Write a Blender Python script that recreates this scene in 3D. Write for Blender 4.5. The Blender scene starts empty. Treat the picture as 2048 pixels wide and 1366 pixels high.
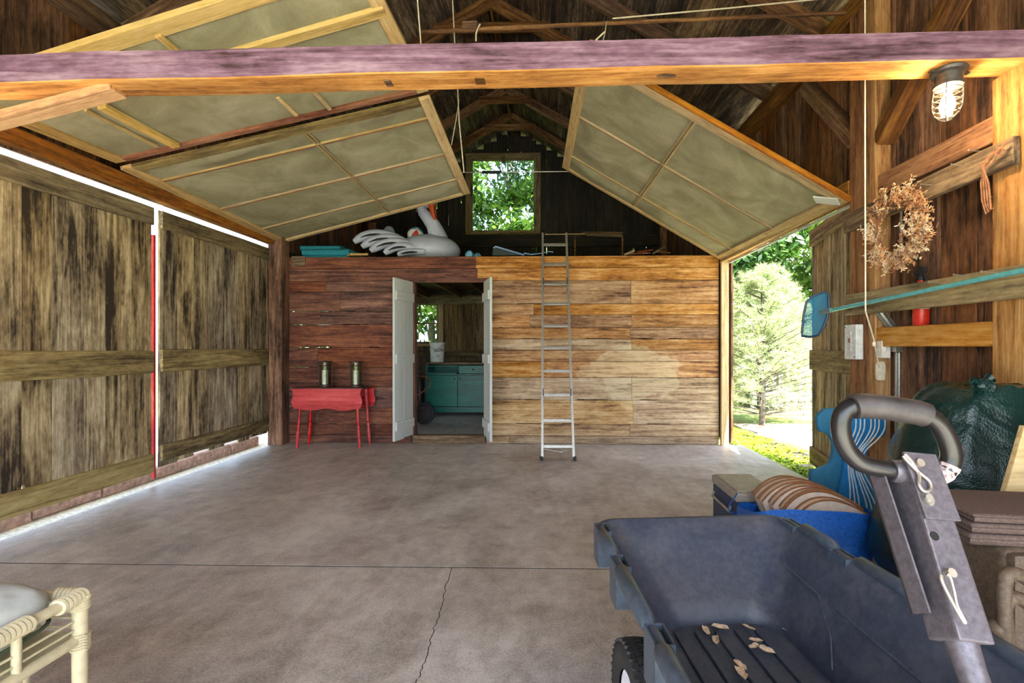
import bpy, bmesh, math, random
from mathutils import Vector, Matrix, noise
C = bpy.context.scene.collection
V = Vector
random.seed(7)
PI = math.pi
# ---------------------------------------------------------------- camera, sky, sun, exposure
TH = math.radians(1.45); FP = 950.0; PPX, PPY = 1076.0, 693.0; CAMZ = 1.2
cam_d = bpy.data.cameras.new('camera'); cam = bpy.data.objects.new('camera', cam_d); C.objects.link(cam)
cam_d.sensor_width = 36.0; cam_d.lens = FP / 2048 * 36.0
cam_d.shift_x = -(PPX - 1024) / 2048; cam_d.shift_y = (PPY - 683) / 2048
cam_d.clip_start = 0.02; cam_d.clip_end = 300
cam.location = (0, 0, CAMZ); cam.rotation_euler = (PI / 2, 0, TH)
bpy.context.scene.camera = cam
vs = bpy.context.scene.view_settings
vs.view_transform = 'Standard'; vs.look = 'None'; vs.gamma = 1.0; vs.use_curve_mapping = False
vs.exposure = 4.4
W = bpy.data.worlds.new('world'); bpy.context.scene.world = W; W.use_nodes = True
wn = W.node_tree.nodes; wl = W.node_tree.links
sky = wn.new('ShaderNodeTexSky'); sky.sky_type = 'HOSEK_WILKIE'; sky.turbidity = 5.5; sky.ground_albedo = 0.35
SUN_DIR = V((0.12, -0.46, 0.88)).normalized()          # towards the sun: high, behind the viewer, a little right
sky.sun_direction = SUN_DIR
wn['Background'].inputs['Strength'].default_value = 1.4
hsv = wn.new('ShaderNodeHueSaturation'); hsv.inputs['Saturation'].default_value = 0.6
wl.new(sky.outputs[0], hsv.inputs['Color']); wl.new(hsv.outputs[0], wn['Background'].inputs['Color'])
sd = bpy.data.lights.new('sun', 'SUN'); sd.energy = 2.0; sd.angle = math.radians(0.55); sd.color = (1.0, 0.93, 0.82)
so = bpy.data.objects.new('sun', sd); C.objects.link(so)
so.rotation_euler = SUN_DIR.to_track_quat('Z', 'Y').to_euler(); so.location = (-8, -4, 20)
try:
    cy = bpy.context.scene.cycles
    cy.max_bounces = 14; cy.diffuse_bounces = 9; cy.transparent_max_bounces = 16; cy.sample_clamp_indirect = 12
except Exception: pass

# ---------------------------------------------------------------- pixel <-> world helpers
def ray(px, py):
    a = V((-math.sin(TH), math.cos(TH), 0)); r = V((math.cos(TH), math.sin(TH), 0))
    return a * FP + r * (px - PPX) + V((0, 0, 1)) * (PPY - py)
CP = V((0, 0, CAMZ))
def PY(px, py, y): d = ray(px, py); return CP + d * (y / d.y)
def PX(px, py, x): d = ray(px, py); return CP + d * (x / d.x)
def PZ(px, py, z): d = ray(px, py); return CP + d * ((z - CAMZ) / d.z)

# ---------------------------------------------------------------- object helpers
MW = {}
def empty(name, loc=(0, 0, 0), rz=0.0):
    o = bpy.data.objects.new(name, None); C.objects.link(o)
    m = Matrix.Translation(V(loc)) @ Matrix.Rotation(rz, 4, 'Z')
    o.matrix_basis = m; MW[o.name] = m; o.empty_display_size = 0.1
    return o
def tag(o, label=None, cat=None, group=None, kind=None):
    if label: o['label'] = label
    if cat: o['category'] = cat
    if group: o['group'] = group
    if kind: o['kind'] = kind
    return o
def thing(name, label, cat, loc=(0, 0, 0), rz=0.0, group=None):
    return tag(empty(name, loc, rz), label, cat, group)
def struct(name, loc=(0, 0, 0)):
    return tag(empty(name, loc), kind='structure')
def link(name, mesh, mat, parent, mw=None):
    o = bpy.data.objects.new(name, mesh); C.objects.link(o)
    mw = mw or Matrix.Identity(4)
    if parent is not None:
        o.parent = parent; o.matrix_parent_inverse = MW[parent.name].inverted()
    o.matrix_basis = mw; MW[o.name] = mw
    if mat is not None and not mesh.materials: mesh.materials.append(mat)
    return o
def copy_tree(o, parent=None):
    c = o.copy(); C.objects.link(c)
    if parent is not None: c.parent = parent
    for ch in list(o.children): copy_tree(ch, c)
    return c

class MB:
    """collects shapes, links them as one mesh"""
    def __init__(s): s.v = []; s.f = []
    def add(s, vs, fs):
        n = len(s.v); s.v += [tuple(p) for p in vs]; s.f += [tuple(i + n for i in f) for f in fs]; return s
    def box(s, c, size, m=None):
        c = V(c); hx, hy, hz = size[0] / 2, size[1] / 2, size[2] / 2
        vs = [V((x * hx, y * hy, z * hz)) for x in (-1, 1) for y in (-1, 1) for z in (-1, 1)]
        if m is not None: vs = [m @ p for p in vs]
        return s.add([p + c for p in vs], [(0, 1, 3, 2), (4, 6, 7, 5), (0, 4, 5, 1), (2, 3, 7, 6), (0, 2, 6, 4), (1, 5, 7, 3)])
    def bar(s, a, b, w, h, up=(0, 0, 1)):
        m, L = frame(a, b, up)
        return s.add([m @ V((x * L / 2, y * w / 2, z * h / 2)) for x in (-1, 1) for y in (-1, 1) for z in (-1, 1)],
                     [(0, 1, 3, 2), (4, 6, 7, 5), (0, 4, 5, 1), (2, 3, 7, 6), (0, 2, 6, 4), (1, 5, 7, 3)])
    def tube(s, pts, r, n=8, cap=True, closed=False, sq=1.0):
        pts = [V(p) for p in pts]; N = len(pts)
        rs = r if isinstance(r, (list, tuple)) else [r] * N
        base = len(s.v); prev = None
        for i, p in enumerate(pts):
            if closed: t = pts[(i + 1) % N] - pts[i - 1]
            else: t = (pts[min(i + 1, N - 1)] - pts[max(i - 1, 0)])
            t = t.normalized() if t.length > 1e-9 else V((0, 0, 1))
            if prev is None:
                a = V((0, 0, 1)) if abs(t.z) < 0.9 else V((1, 0, 0)); u = t.cross(a).normalized()
            else:
                u = prev - t * prev.dot(t)
                u = u.normalized() if u.length > 1e-6 else t.orthogonal().normalized()
            prev = u; w = t.cross(u)
            for k in range(n):
                a = 2 * PI * k / n
                s.v.append(tuple(p + (u * math.cos(a) + w * math.sin(a) * sq) * rs[i]))
        m = N if closed else N - 1
        for i in range(m):
            j = (i + 1) % N
            for k in range(n):
                l = (k + 1) % n
                s.f.append((base + i * n + k, base + i * n + l, base + j * n + l, base + j * n + k))
        if cap and not closed:
            s.f.append(tuple(base + k for k in range(n))[::-1]); s.f.append(tuple(base + (N - 1) * n + k for k in range(n)))
        return s
    def lathe(s, prof, c=(0, 0, 0), n=20, m=None, cap=True):
        base = len(s.v); c = V(c)
        for (r, z) in prof:
            for k in range(n):
                a = 2 * PI * k / n; p = V((r * math.cos(a), r * math.sin(a), z))
                if m is not None: p = m @ p
                s.v.append(tuple(p + c))
        for i in range(len(prof) - 1):
            for k in range(n):
                l = (k + 1) % n
                s.f.append((base + i * n + k, base + i * n + l, base + (i + 1) * n + l, base + (i + 1) * n + k))
        if cap:
            s.f.append(tuple(base + k for k in range(n))[::-1]); s.f.append(tuple(base + (len(prof) - 1) * n + k for k in range(n)))
        return s
    def prism(s, poly, o, ux, uy, t):
        """poly (2-D) on plane o + x ux + y uy, extruded by vector t"""
        o, ux, uy, t = V(o), V(ux), V(uy), V(t); n = len(poly)
        A = [o + ux * x + uy * y for x, y in poly]
        return s.add(A + [p + t for p in A], [tuple(range(n))[::-1], tuple(range(n, 2 * n))] + [(i, (i + 1) % n, (i + 1) % n + n, i + n) for i in range(n)])
    def grid(s, fn, nu, nv, thick=None):
        """fn(u,v) -> point, u,v in 0..1 ; thick: vector offset for a second skin"""
        P = [V(fn(i / nu, j / nv)) for i in range(nu + 1) for j in range(nv + 1)]
        w = nv + 1
        F = [(i * w + j, (i + 1) * w + j, (i + 1) * w + j + 1, i * w + j + 1) for i in range(nu) for j in range(nv)]
        if thick is None: return s.add(P, F)
        n = len(P); tv = V(thick)
        Q = P + [p + tv for p in P]
        F2 = F + [tuple(i + n for i in f)[::-1] for f in F]
        edge = [(i * w, (i + 1) * w) for i in range(nu)] + [((i + 1) * w + nv, i * w + nv) for i in range(nu)] + \
               [(j + 1, j) for j in range(nv)] + [(nu * w + j, nu * w + j + 1) for j in range(nv)]
        return s.add(Q, F2 + [(a, a + n, b + n, b) for a, b in edge])
    def sphere(s, c, r, nu=16, nv=10, m=None, fn=None):
        c = V(c); rr = V(r) if isinstance(r, (tuple, list, Vector)) else V((r, r, r)); vs = [V((0, 0, -1))]; fs = []
        for j in range(1, nv):
            t = -PI / 2 + PI * j / nv
            for i in range(nu):
                a = 2 * PI * i / nu; vs.append(V((math.cos(t) * math.cos(a), math.cos(t) * math.sin(a), math.sin(t))))
        vs.append(V((0, 0, 1))); top = len(vs) - 1
        for i in range(nu): fs.append((0, 1 + (i + 1) % nu, 1 + i))
        for j in range(nv - 2):
            for i in range(nu):
                a = 1 + j * nu + i; b = 1 + j * nu + (i + 1) % nu
                fs.append((a, b, b + nu, a + nu))
        for i in range(nu): fs.append((top, 1 + (nv - 2) * nu + i, 1 + (nv - 2) * nu + (i + 1) % nu))
        out = []
        for p in vs:
            q = V((p.x * rr.x, p.y * rr.y, p.z * rr.z))
            if fn: q = fn(p, q)
            if m is not None: q = m @ q
            out.append(q + c)
        return s.add(out, fs)
    def build(s, name, mat, parent=None, smooth=False, bevel=0.0, mw=None, seg=2, angle=40, local=False):
        me = bpy.data.meshes.new(name)
        vs_ = s.v
        if mw is not None and not local:
            inv = mw.inverted(); vs_ = [tuple(inv @ V(p)) for p in s.v]
        me.from_pydata(vs_, [], s.f); me.validate(); me.update()
        bm = bmesh.new(); bm.from_mesh(me)
        bmesh.ops.recalc_face_normals(bm, faces=bm.faces)
        if bevel > 0:
            es = [e for e in bm.edges if len(e.link_faces) == 2 and e.calc_face_angle(0) > 0.6]
            bmesh.ops.bevel(bm, geom=es, offset=bevel, segments=seg, affect='EDGES', profile=0.6)
        bm.to_mesh(me); bm.free()
        if smooth:
            for p in me.polygons: p.use_smooth = True
            try: me.set_sharp_from_angle(angle=math.radians(angle))
            except Exception: pass
        return link(name, me, mat, parent, mw)

def frame(a, b, up=(0, 0, 1)):
    a, b = V(a), V(b); d = b - a; L = d.length; x = d.normalized(); up = V(up)
    if abs(x.dot(up.normalized())) > 0.98: up = V((0, 1, 0)) if abs(x.y) < 0.9 else V((1, 0, 0))
    y = up.cross(x).normalized(); z = x.cross(y)
    m = Matrix((x, y, z)).transposed().to_4x4(); m.translation = (a + b) / 2
    return m, L
_cache = {}
def beam(name, parent, a, b, w, h, mat, up=(0, 0, 1), bevel=0.004, notches=None, rough=0.0):
    """straight timber from a to b, w across, h along up; local x is the grain"""
    m, L = frame(a, b, up)
    if notches or rough:
        mb = MB()
        if rough:
            nx = max(4, int(L / 0.12)); ring = []
            prof = []
            for (y, z) in ((-1, -1), (0, -1), (1, -1), (1, 0), (1, 1), (0, 1), (-1, 1), (-1, 0)):
                k = 0.94 if y and z else 1.0
                prof.append((y * w / 2 * k, z * h / 2 * k))
            sd_ = random.uniform(0, 50)
            for i in range(nx + 1):
                x = -L / 2 + L * i / nx
                for j, (y, z) in enumerate(prof):
                    q = 1 + rough * noise.noise(V((x * 1.6 + sd_, j * 0.7, 0))) + rough * 0.35 * noise.noise(V((x * 7 + sd_, j * 3.1, 5)))
                    mb.v.append((x, y * q, z * q))
            for i in range(nx):
                for j in range(8):
                    k = (j + 1) % 8
                    mb.f.append((i * 8 + j, i * 8 + k, (i + 1) * 8 + k, (i + 1) * 8 + j))
            mb.f.append(tuple(range(8))[::-1]); mb.f.append(tuple(nx * 8 + j for j in range(8)))
            return mb.build(name, mat, parent, mw=m, local=True, smooth=True, angle=35)
        poly = [(-L / 2, -h / 2)]
        for (s, e, d) in sorted(notches):
            x0 = -L / 2 + L * s; x1 = -L / 2 + L * e
            poly += [(x0, -h / 2), (x0 + 0.004, -h / 2 + d), (x1 - 0.004, -h / 2 + d * 0.7), (x1, -h / 2)]
        poly += [(L / 2, -h / 2), (L / 2, h / 2), (-L / 2, h / 2)]
        mb.prism(poly, (0, -w / 2, 0), (1, 0, 0), (0, 0, 1), (0, w, 0))
        return mb.build(name, mat, parent, mw=m, local=True)
    key = (round(L, 3), round(w, 3), round(h, 3), mat.name)
    if key not in _cache:
        me = bpy.data.meshes.new(name); bm = bmesh.new()
        bmesh.ops.create_cube(bm, size=1.0, matrix=Matrix.Diagonal((L, w, h, 1)))
        if bevel: bmesh.ops.bevel(bm, geom=list(bm.edges), offset=min(bevel, w * 0.2, h * 0.2), segments=1, affect='EDGES')
        bm.to_mesh(me); bm.free(); me.materials.append(mat); _cache[key] = me
    return link(name, _cache[key], mat, parent, m)

# ---------------------------------------------------------------- materials
def lin(c):
    return tuple(((x / 255) / 12.92 if x / 255 <= 0.04045 else ((x / 255 + 0.055) / 1.055) ** 2.4) for x in c) + (1.0,)
class NT:
    def __init__(s, name):
        s.m = bpy.data.materials.new(name); s.m.use_nodes = True; s.t = s.m.node_tree; s.n = s.t.nodes; s.bsdf = s.n['Principled BSDF']; s.out = s.n['Material Output']
    def node(s, typ, **kw):
        x = s.n.new(typ)
        for k, v in kw.items():
            if k in x.inputs.keys() if isinstance(k, str) else False: x.inputs[k].default_value = v
            else: setattr(x, k, v)
        return x
    def L(s, a, b): s.t.links.new(a, b)
    def math(s, op, a, b=None, clamp=False):
        x = s.n.new('ShaderNodeMath'); x.operation = op; x.use_clamp = clamp
        for i, q in enumerate((a, b)):
            if q is None: continue
            if hasattr(q, 'is_output') or hasattr(q, 'links'): s.L(q, x.inputs[i])
            else: x.inputs[i].default_value = q
        return x.outputs[0]
    def coords(s, scale, typ='Object', rnd=True, rot=(0, 0, 0)):
        tc = s.n.new('ShaderNodeTexCoord'); src = tc.outputs[typ]
        if typ == 'World': pass
        if rnd:
            oi = s.n.new('ShaderNodeObjectInfo'); mu = s.math('MULTIPLY', oi.outputs['Random'], 61.0)
            cx = s.n.new('ShaderNodeCombineXYZ'); s.L(mu, cx.inputs[0]); s.L(mu, cx.inputs[1]); s.L(mu, cx.inputs[2])
            va = s.n.new('ShaderNodeVectorMath'); va.operation = 'ADD'; s.L(src, va.inputs[0]); s.L(cx.outputs[0], va.inputs[1]); src = va.outputs[0]
        mp = s.n.new('ShaderNodeMapping'); mp.inputs['Scale'].default_value = scale; mp.inputs['Rotation'].default_value = rot
        s.L(src, mp.inputs[0]); return mp.outputs[0]
    def noise(s, vec, scale=1.0, detail=6, rough=0.6, dist=0.0):
        x = s.n.new('ShaderNodeTexNoise'); x.inputs['Scale'].default_value = scale; x.inputs['Detail'].default_value = detail
        x.inputs['Roughness'].default_value = rough; x.inputs['Distortion'].default_value = dist
        s.L(vec, x.inputs['Vector']); return x.outputs['Fac']
    def ramp(s, fac, stops):
        x = s.n.new('ShaderNodeValToRGB'); e = x.color_ramp.elements
        e[0].position, e[0].color = stops[0][0], lin(stops[0][1]); e[1].position, e[1].color = stops[-1][0], lin(stops[-1][1])
        for p, c in stops[1:-1]:
            q = e.new(p); q.color = lin(c)
        s.L(fac, x.inputs[0]); return x.outputs[0]
    def mix(s, fac, a, b, typ='MIX'):
        x = s.n.new('ShaderNodeMix'); x.data_type = 'RGBA'; x.blend_type = typ
        for sock, q in ((x.inputs[0], fac), (x.inputs[6], a), (x.inputs[7], b)):
            if hasattr(q, 'links'): s.L(q, sock)
            else: sock.default_value = q
        return x.outputs[2]
    def bump(s, h, strength=0.4, dist=0.01):
        b = s.n.new('ShaderNodeBump'); b.inputs['Strength'].default_value = strength; b.inputs['Distance'].default_value = dist
        s.L(h, b.inputs['Height']); s.L(b.outputs[0], s.bsdf.inputs['Normal'])
    def color(s, c): s.L(c, s.bsdf.inputs['Base Color'])
def wood(name, dark, mid, light, grain=1.0, rough=0.82, knots=0.5, bump=0.5, vary=0.35, stain=0.5, patch=None, contrast=1.0, paint=None, paintmin=0.5):
    t = NT(name)
    co = t.coords((0.55, 7.5 * grain, 7.5 * grain)); cf = t.coords((2.2, 75 * grain, 75 * grain)); cs = t.coords((1.1, 3.4, 3.4)); sp = t.coords((14, 40, 40))
    n1 = t.noise(co, 1.6, 7, 0.62, 1.6); n2 = t.noise(cf, 1.0, 3, 0.55, 0.3); n3 = t.noise(cs, 1.0, 4, 0.6, 0.8); n4 = t.noise(sp, 1.0, 2, 0.7)
    v = t.math('ADD', t.math('MULTIPLY', n1, 0.50), t.math('MULTIPLY', n2, 0.22))
    v = t.math('ADD', v, t.math('MULTIPLY', n3, 0.30 * stain + 0.02)); v = t.math('ADD', v, t.math('MULTIPLY', n4, 0.20))
    mean = 0.5 * (0.50 + 0.22 + 0.30 * stain + 0.02 + 0.20)
    v = t.math('ADD', t.math('MULTIPLY', t.math('SUBTRACT', v, mean), 3.9 * contrast), 0.47, clamp=True)
    col = t.ramp(v, [(0.0, dark), (0.45, mid), (1.0, light)])
    if paint:   # worn paint left on the wood
        pn = t.noise(t.coords((2.2, 14, 14)), 1.0, 8, 0.7, 0.5)
        pm = t.math('MULTIPLY', t.math('SUBTRACT', pn, 1 - paintmin - 0.12), 9.0, clamp=True)
        col = t.mix(pm, col, lin(paint))
    if knots:
        kc = t.coords((1.7, 5.0, 5.0)); vo = t.n.new('ShaderNodeTexVoronoi'); vo.inputs['Scale'].default_value = 1.0; t.L(kc, vo.inputs['Vector'])
        k = t.math('SUBTRACT', 1.0, t.math('MULTIPLY', vo.outputs['Distance'], 5.0), clamp=True)
        k = t.math('MULTIPLY', t.math('POWER', k, 0.7), knots, clamp=True)
        col = t.mix(k, col, lin(tuple(x * 0.55 for x in dark)))
    if patch:   # pale patch: centre, radii in world metres, colour
        (cx, cz, rx, rz), pc = patch
        ge = t.n.new('ShaderNodeNewGeometry'); sx = t.n.new('ShaderNodeSeparateXYZ'); t.L(ge.outputs['Position'], sx.inputs[0])
        dx = t.math('DIVIDE', t.math('SUBTRACT', sx.outputs[0], cx), rx); dz = t.math('DIVIDE', t.math('SUBTRACT', sx.outputs[2], cz), rz)
        d = t.math('ADD', t.math('MULTIPLY', dx, dx), t.math('MULTIPLY', dz, dz))
        wn_ = t.n.new('ShaderNodeTexNoise'); wn_.inputs['Scale'].default_value = 2.6; wn_.inputs['Detail'].default_value = 3; t.L(ge.outputs['Position'], wn_.inputs['Vector'])
        d = t.math('ADD', d, t.math('MULTIPLY', t.math('SUBTRACT', wn_.outputs['Fac'], 0.5), 2.4))
        pm = t.math('MULTIPLY', t.math('SUBTRACT', 1.0, d), 9.0, clamp=True)
        pm = t.math('MULTIPLY', pm, t.math('ADD', t.math('MULTIPLY', v, 0.6), 0.18), clamp=True)
        col = t.mix(pm, col, lin(pc))
    oi = t.n.new('ShaderNodeObjectInfo')
    hs = t.n.new('ShaderNodeHueSaturation'); t.L(col, hs.inputs['Color'])
    t.L(t.math('ADD', t.math('MULTIPLY', oi.outputs['Random'], vary), 1 - vary / 2), hs.inputs['Value'])
    r2 = t.math('FRACT', t.math('MULTIPLY', oi.outputs['Random'], 7.31))
    t.L(t.math('ADD', t.math('MULTIPLY', r2, 0.35), 0.85), hs.inputs['Saturation'])
    t.color(hs.outputs[0]); t.bsdf.inputs['Roughness'].default_value = rough
    t.bump(v, bump, 0.006)
    return t.m
def plain(name, c, rough=0.5, metal=0.0, var=0.12, scale=30, bump=0.0, spec=0.5, emit=None, es=0, dirt=None, trans=0.0, coat=0.0):
    t = NT(name); n = t.noise(t.coords((1, 1, 1), rnd=False), scale, 5, 0.65)
    a = tuple(max(0, x * (1 - var)) for x in c); b = tuple(min(255, x * (1 + var) + 255 * var * 0.15) for x in c)
    col = t.ramp(n, [(0.25, a), (0.75, b)])
    if dirt:
        dn = t.noise(t.coords((1, 1, 1), rnd=False), scale * 0.12, 6, 0.7)
        col = t.mix(t.math('MULTIPLY', t.math('SUBTRACT', dn, 0.5), 4.0, clamp=True), col, lin(dirt))
    t.color(col); t.bsdf.inputs['Roughness'].default_value = rough; t.bsdf.inputs['Metallic'].default_value = metal
    t.bsdf.inputs['Specular IOR Level'].default_value = spec
    if coat: t.bsdf.inputs['Coat Weight'].default_value = coat
    if trans: t.bsdf.inputs['Transmission Weight'].default_value = trans
    if bump: t.bump(n, bump, 0.004)
    if emit: t.bsdf.inputs['Emission Color'].default_value = lin(emit); t.bsdf.inputs['Emission Strength'].default_value = es
    return t.m
def glass(name, c=(235, 240, 238), rough=0.02, clear=0.9):
    t = NT(name); tr = t.n.new('ShaderNodeBsdfTransparent'); tr.inputs[0].default_value = lin(c)
    gl = t.n.new('ShaderNodeBsdfGlossy'); gl.inputs['Roughness'].default_value = rough
    mx = t.n.new('ShaderNodeMixShader'); mx.inputs[0].default_value = 1 - clear
    t.L(tr.outputs[0], mx.inputs[1]); t.L(gl.outputs[0], mx.inputs[2]); t.L(mx.outputs[0], t.out.inputs[0]); return t.m
def leafmat(name, c1, c2, tr=0.35):
    t = NT(name); ge = t.n.new('ShaderNodeNewGeometry')
    n = t.math('FRACT', t.math('MULTIPLY', ge.outputs['Random Per Island'], 1.0))
    col = t.ramp(n, [(0.0, c1), (1.0, c2)])
    df = t.n.new('ShaderNodeBsdfDiffuse'); tl = t.n.new('ShaderNodeBsdfTranslucent'); mx = t.n.new('ShaderNodeMixShader'); mx.inputs[0].default_value = tr
    gs = t.n.new('ShaderNodeBsdfGlossy'); gs.inputs['Roughness'].default_value = 0.35; m2 = t.n.new('ShaderNodeMixShader'); m2.inputs[0].default_value = 0.06
    t.L(col, df.inputs[0]); t.L(col, tl.inputs[0]); t.L(df.outputs[0], mx.inputs[1]); t.L(tl.outputs[0], mx.inputs[2])
    t.L(mx.outputs[0], m2.inputs[1]); t.L(gs.outputs[0], m2.inputs[2]); t.L(m2.outputs[0], t.out.inputs[0]); return t.m
M = {}
M['door'] = wood('weathered_olive_boards', (44, 34, 24), (138, 121, 93), (198, 183, 150), knots=0.5, stain=1.6, vary=0.3, contrast=1.15)
M['rail'] = wood('weathered_rail', (58, 46, 28), (126, 110, 76), (170, 154, 112), knots=0.4, stain=0.8)
M['newrail'] = wood('newer_pine_rail', (110, 88, 40), (170, 148, 88), (205, 186, 128), knots=0.3, stain=0.6, contrast=0.8)
M['planks_dark'] = wood('shaded_red_brown_planks', (44, 24, 20), (104, 64, 50), (150, 104, 80), stain=0.9, vary=0.35)  # shade on the left planks is put into this darker colour
M['planks_honey'] = wood('lamplit_honey_planks', (74, 42, 22), (166, 116, 66), (214, 176, 128), stain=0.9, vary=0.4, patch=((1.0, 0.85, 0.62, 0.36), (206, 186, 146)))  # lamplight on the right planks is put into this warmer colour
M['planks_grey'] = wood('grey_tan_planks', (86, 62, 40), (166, 134, 96), (206, 182, 146), stain=0.9, vary=0.3, patch=((1.0, 0.85, 0.62, 0.36), (206, 186, 146)))
M['beam_side'] = wood('daylight_mauve_beam', (62, 38, 46), (122, 92, 112), (166, 140, 158), knots=0.45, stain=1.4, contrast=0.9)  # cool daylight on the beam front is painted into this mauve
M['beam_under'] = wood('lamplight_amber_beam', (120, 66, 24), (200, 142, 76), (232, 184, 120), knots=0.6, stain=0.7, contrast=0.9)  # warm lamp glow is painted into this amber
M['post'] = wood('brown_post', (66, 34, 16), (142, 92, 50), (186, 138, 84), stain=0.8)
M['post_amber'] = wood('amber_post', (112, 66, 28), (182, 130, 72), (212, 170, 110), stain=0.6)
M['siding'] = wood('dark_siding_boards', (36, 20, 12), (104, 68, 42), (158, 112, 76), stain=1.2, vary=0.4, contrast=1.1)
M['siding_far'] = wood('dark_gable_boards', (12, 11, 9), (38, 34, 28), (66, 58, 46), stain=0.8, vary=0.4)  # near-black boards of the upper gable
M['siding_room'] = wood('grey_brown_room_boards', (40, 28, 18), (98, 78, 54), (146, 124, 92), stain=1.0, vary=0.4)
M['roof'] = wood('mottled_roof_boards', (24, 16, 11), (72, 56, 42), (132, 112, 88), stain=1.4, vary=0.6, contrast=1.2)
M['rafter'] = wood('dark_rafters', (44, 26, 14), (96, 64, 38), (150, 114, 72), stain=0.7, vary=0.3)
M['frame'] = wood('pale_screen_frame', (128, 98, 58), (186, 156, 104), (216, 192, 142), knots=0.3, stain=0.5, contrast=0.8, vary=0.2)
M['frame_red'] = wood('rust_stained_batten', (84, 36, 16), (136, 76, 46), (178, 126, 88), knots=0.2, stain=0.8)
M['muntin'] = wood('thin_pale_strip', (110, 92, 62), (170, 150, 110), (206, 190, 150), knots=0, stain=0.5, contrast=0.7)
M['newwood'] = wood('pale_new_wood', (150, 120, 70), (206, 178, 122), (228, 206, 158), knots=0.3, stain=0.4, contrast=0.7)
M['white_door'] = wood('worn_white_paint_boards', (96, 90, 76), (176, 180, 172), (208, 212, 206), knots=0.1, stain=0.3, paint=(200, 206, 202), paintmin=0.6, vary=0.08)
M['redpaint'] = wood('faded_red_edge', (96, 30, 30), (158, 62, 62), (196, 110, 108), knots=0.0, stain=0.6)
# insect screen cloth
t = NT('dusty_screen_cloth'); n = t.noise(t.coords((1, 1, 1), rnd=False), 2.2, 6, 0.65, 0.6); nf = t.noise(t.coords((1, 1, 1), rnd=False), 160, 2, 0.6)
nn = t.math('ADD', t.math('MULTIPLY', n, 0.75), t.math('MULTIPLY', nf, 0.25))
cc = t.ramp(nn, [(0.3, (146, 142, 114)), (0.5, (182, 178, 146)), (0.68, (214, 210, 182))])
df = t.n.new('ShaderNodeBsdfDiffuse'); tp = t.n.new('ShaderNodeBsdfTransparent'); mx = t.n.new('ShaderNodeMixShader'); mx.inputs[0].default_value = 0.82
tl = t.n.new('ShaderNodeBsdfTranslucent'); m2 = t.n.new('ShaderNodeMixShader'); m2.inputs[0].default_value = 0.2
t.L(cc, df.inputs[0]); t.L(cc, tl.inputs[0]); t.L(df.outputs[0], m2.inputs[1]); t.L(tl.outputs[0], m2.inputs[2]); t.L(tp.outputs[0], mx.inputs[1]); t.L(m2.outputs[0], mx.inputs[2]); t.L(mx.outputs[0], t.out.inputs[0])
M['screen'] = t.m
# concrete
t = NT('worn_concrete'); cA = t.coords((1, 1, 1), rnd=False)
a = t.noise(cA, 1.1, 8, 0.62, 0.5); b = t.noise(cA, 9, 6, 0.7, 0.3); c = t.noise(cA, 110, 2, 0.6); d = t.noise(t.coords((2.5, 0.9, 1), rnd=False), 2.2, 5, 0.7, 1.0)
v = t.math('ADD', t.math('ADD', t.math('MULTIPLY', a, 0.42), t.math('MULTIPLY', b, 0.24)), t.math('ADD', t.math('MULTIPLY', c, 0.24), t.math('MULTIPLY', d, 0.18)))
cc = t.ramp(v, [(0.38, (104, 92, 84)), (0.46, (142, 132, 124)), (0.53, (170, 161, 154)), (0.62, (202, 195, 188))])
vo = t.n.new('ShaderNodeTexVoronoi'); vo.inputs['Scale'].default_value = 5.0; t.L(cA, vo.inputs['Vector'])
pit = t.math('SUBTRACT', 1.0, t.math('MULTIPLY', vo.outputs['Distance'], 28), clamp=True)
cc = t.mix(t.math('MULTIPLY', pit, 0.8), cc, lin((62, 52, 42)))
st = t.noise(t.coords((0.5, 0.7, 1), rnd=False), 1.3, 4, 0.6, 0.8)
cc = t.mix(t.math('MULTIPLY', t.math('SUBTRACT', st, 0.56), 6.0, clamp=True), cc, lin((136, 116, 84)), 'MIX') if False else cc
t.color(cc); ro = t.math('ADD', t.math('MULTIPLY', a, 0.45), 0.24); t.L(ro, t.bsdf.inputs['Roughness']); t.bsdf.inputs['Specular IOR Level'].default_value = 0.5
t.bump(v, 0.25, 0.004); M['concrete'] = t.m
M['dirt'] = plain('dark_joint_fill', (30, 26, 22), 0.95)
M['curb'] = plain('pinkish_stone_curb', (150, 122, 112), 0.9, var=0.3, scale=18, bump=0.6)
M['gravel'] = plain('pale_gravel', (206, 198, 182), 0.95, var=0.25, scale=40, bump=0.8)
M['lawn'] = plain('lawn_ground', (96, 112, 52), 0.95, var=0.3, scale=14, bump=0.5)
M['alu'] = plain('dull_aluminium', (168, 166, 158), 0.42, 0.75, var=0.15, scale=60)
M['steel'] = plain('dark_steel', (58, 54, 54), 0.45, 0.6, var=0.2)
M['rust'] = plain('rusty_iron', (122, 78, 52), 0.8, 0.3, var=0.35, scale=60)
M['rope'] = plain('off_white_cord', (214, 204, 180), 0.9)
M['black'] = plain('black_rubber', (30, 30, 31), 0.7, var=0.3)
M['white'] = plain('white_plastic', (216, 218, 214), 0.45)
M['glass'] = glass('window_glass', (226, 236, 232), 0.03, 0.93)
M['nail'] = plain('bent_nail_steel', (176, 168, 156), 0.4, 0.7)
# ================================================================ STRUCTURE
XL, XR, YB, YG, YN = -3.35, 2.09, 5.85, 9.2, -1.3
RX, RZ, RS = -0.72, 5.27, 0.57                       # rafter underside ridge, slope
def roofz(x): return RZ - RS * abs(x - RX)
ZL = 2.33
def rnotch(n, lo=0.03, hi=0.12, d=0.008):
    out = []; x = random.uniform(0.05, 0.3)
    for i in range(n):
        l = random.uniform(lo, hi)
        if x + l > 0.96: break
        out.append((x, x + l, d)); x += l + random.uniform(0.1, 0.5)
    return out

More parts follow.
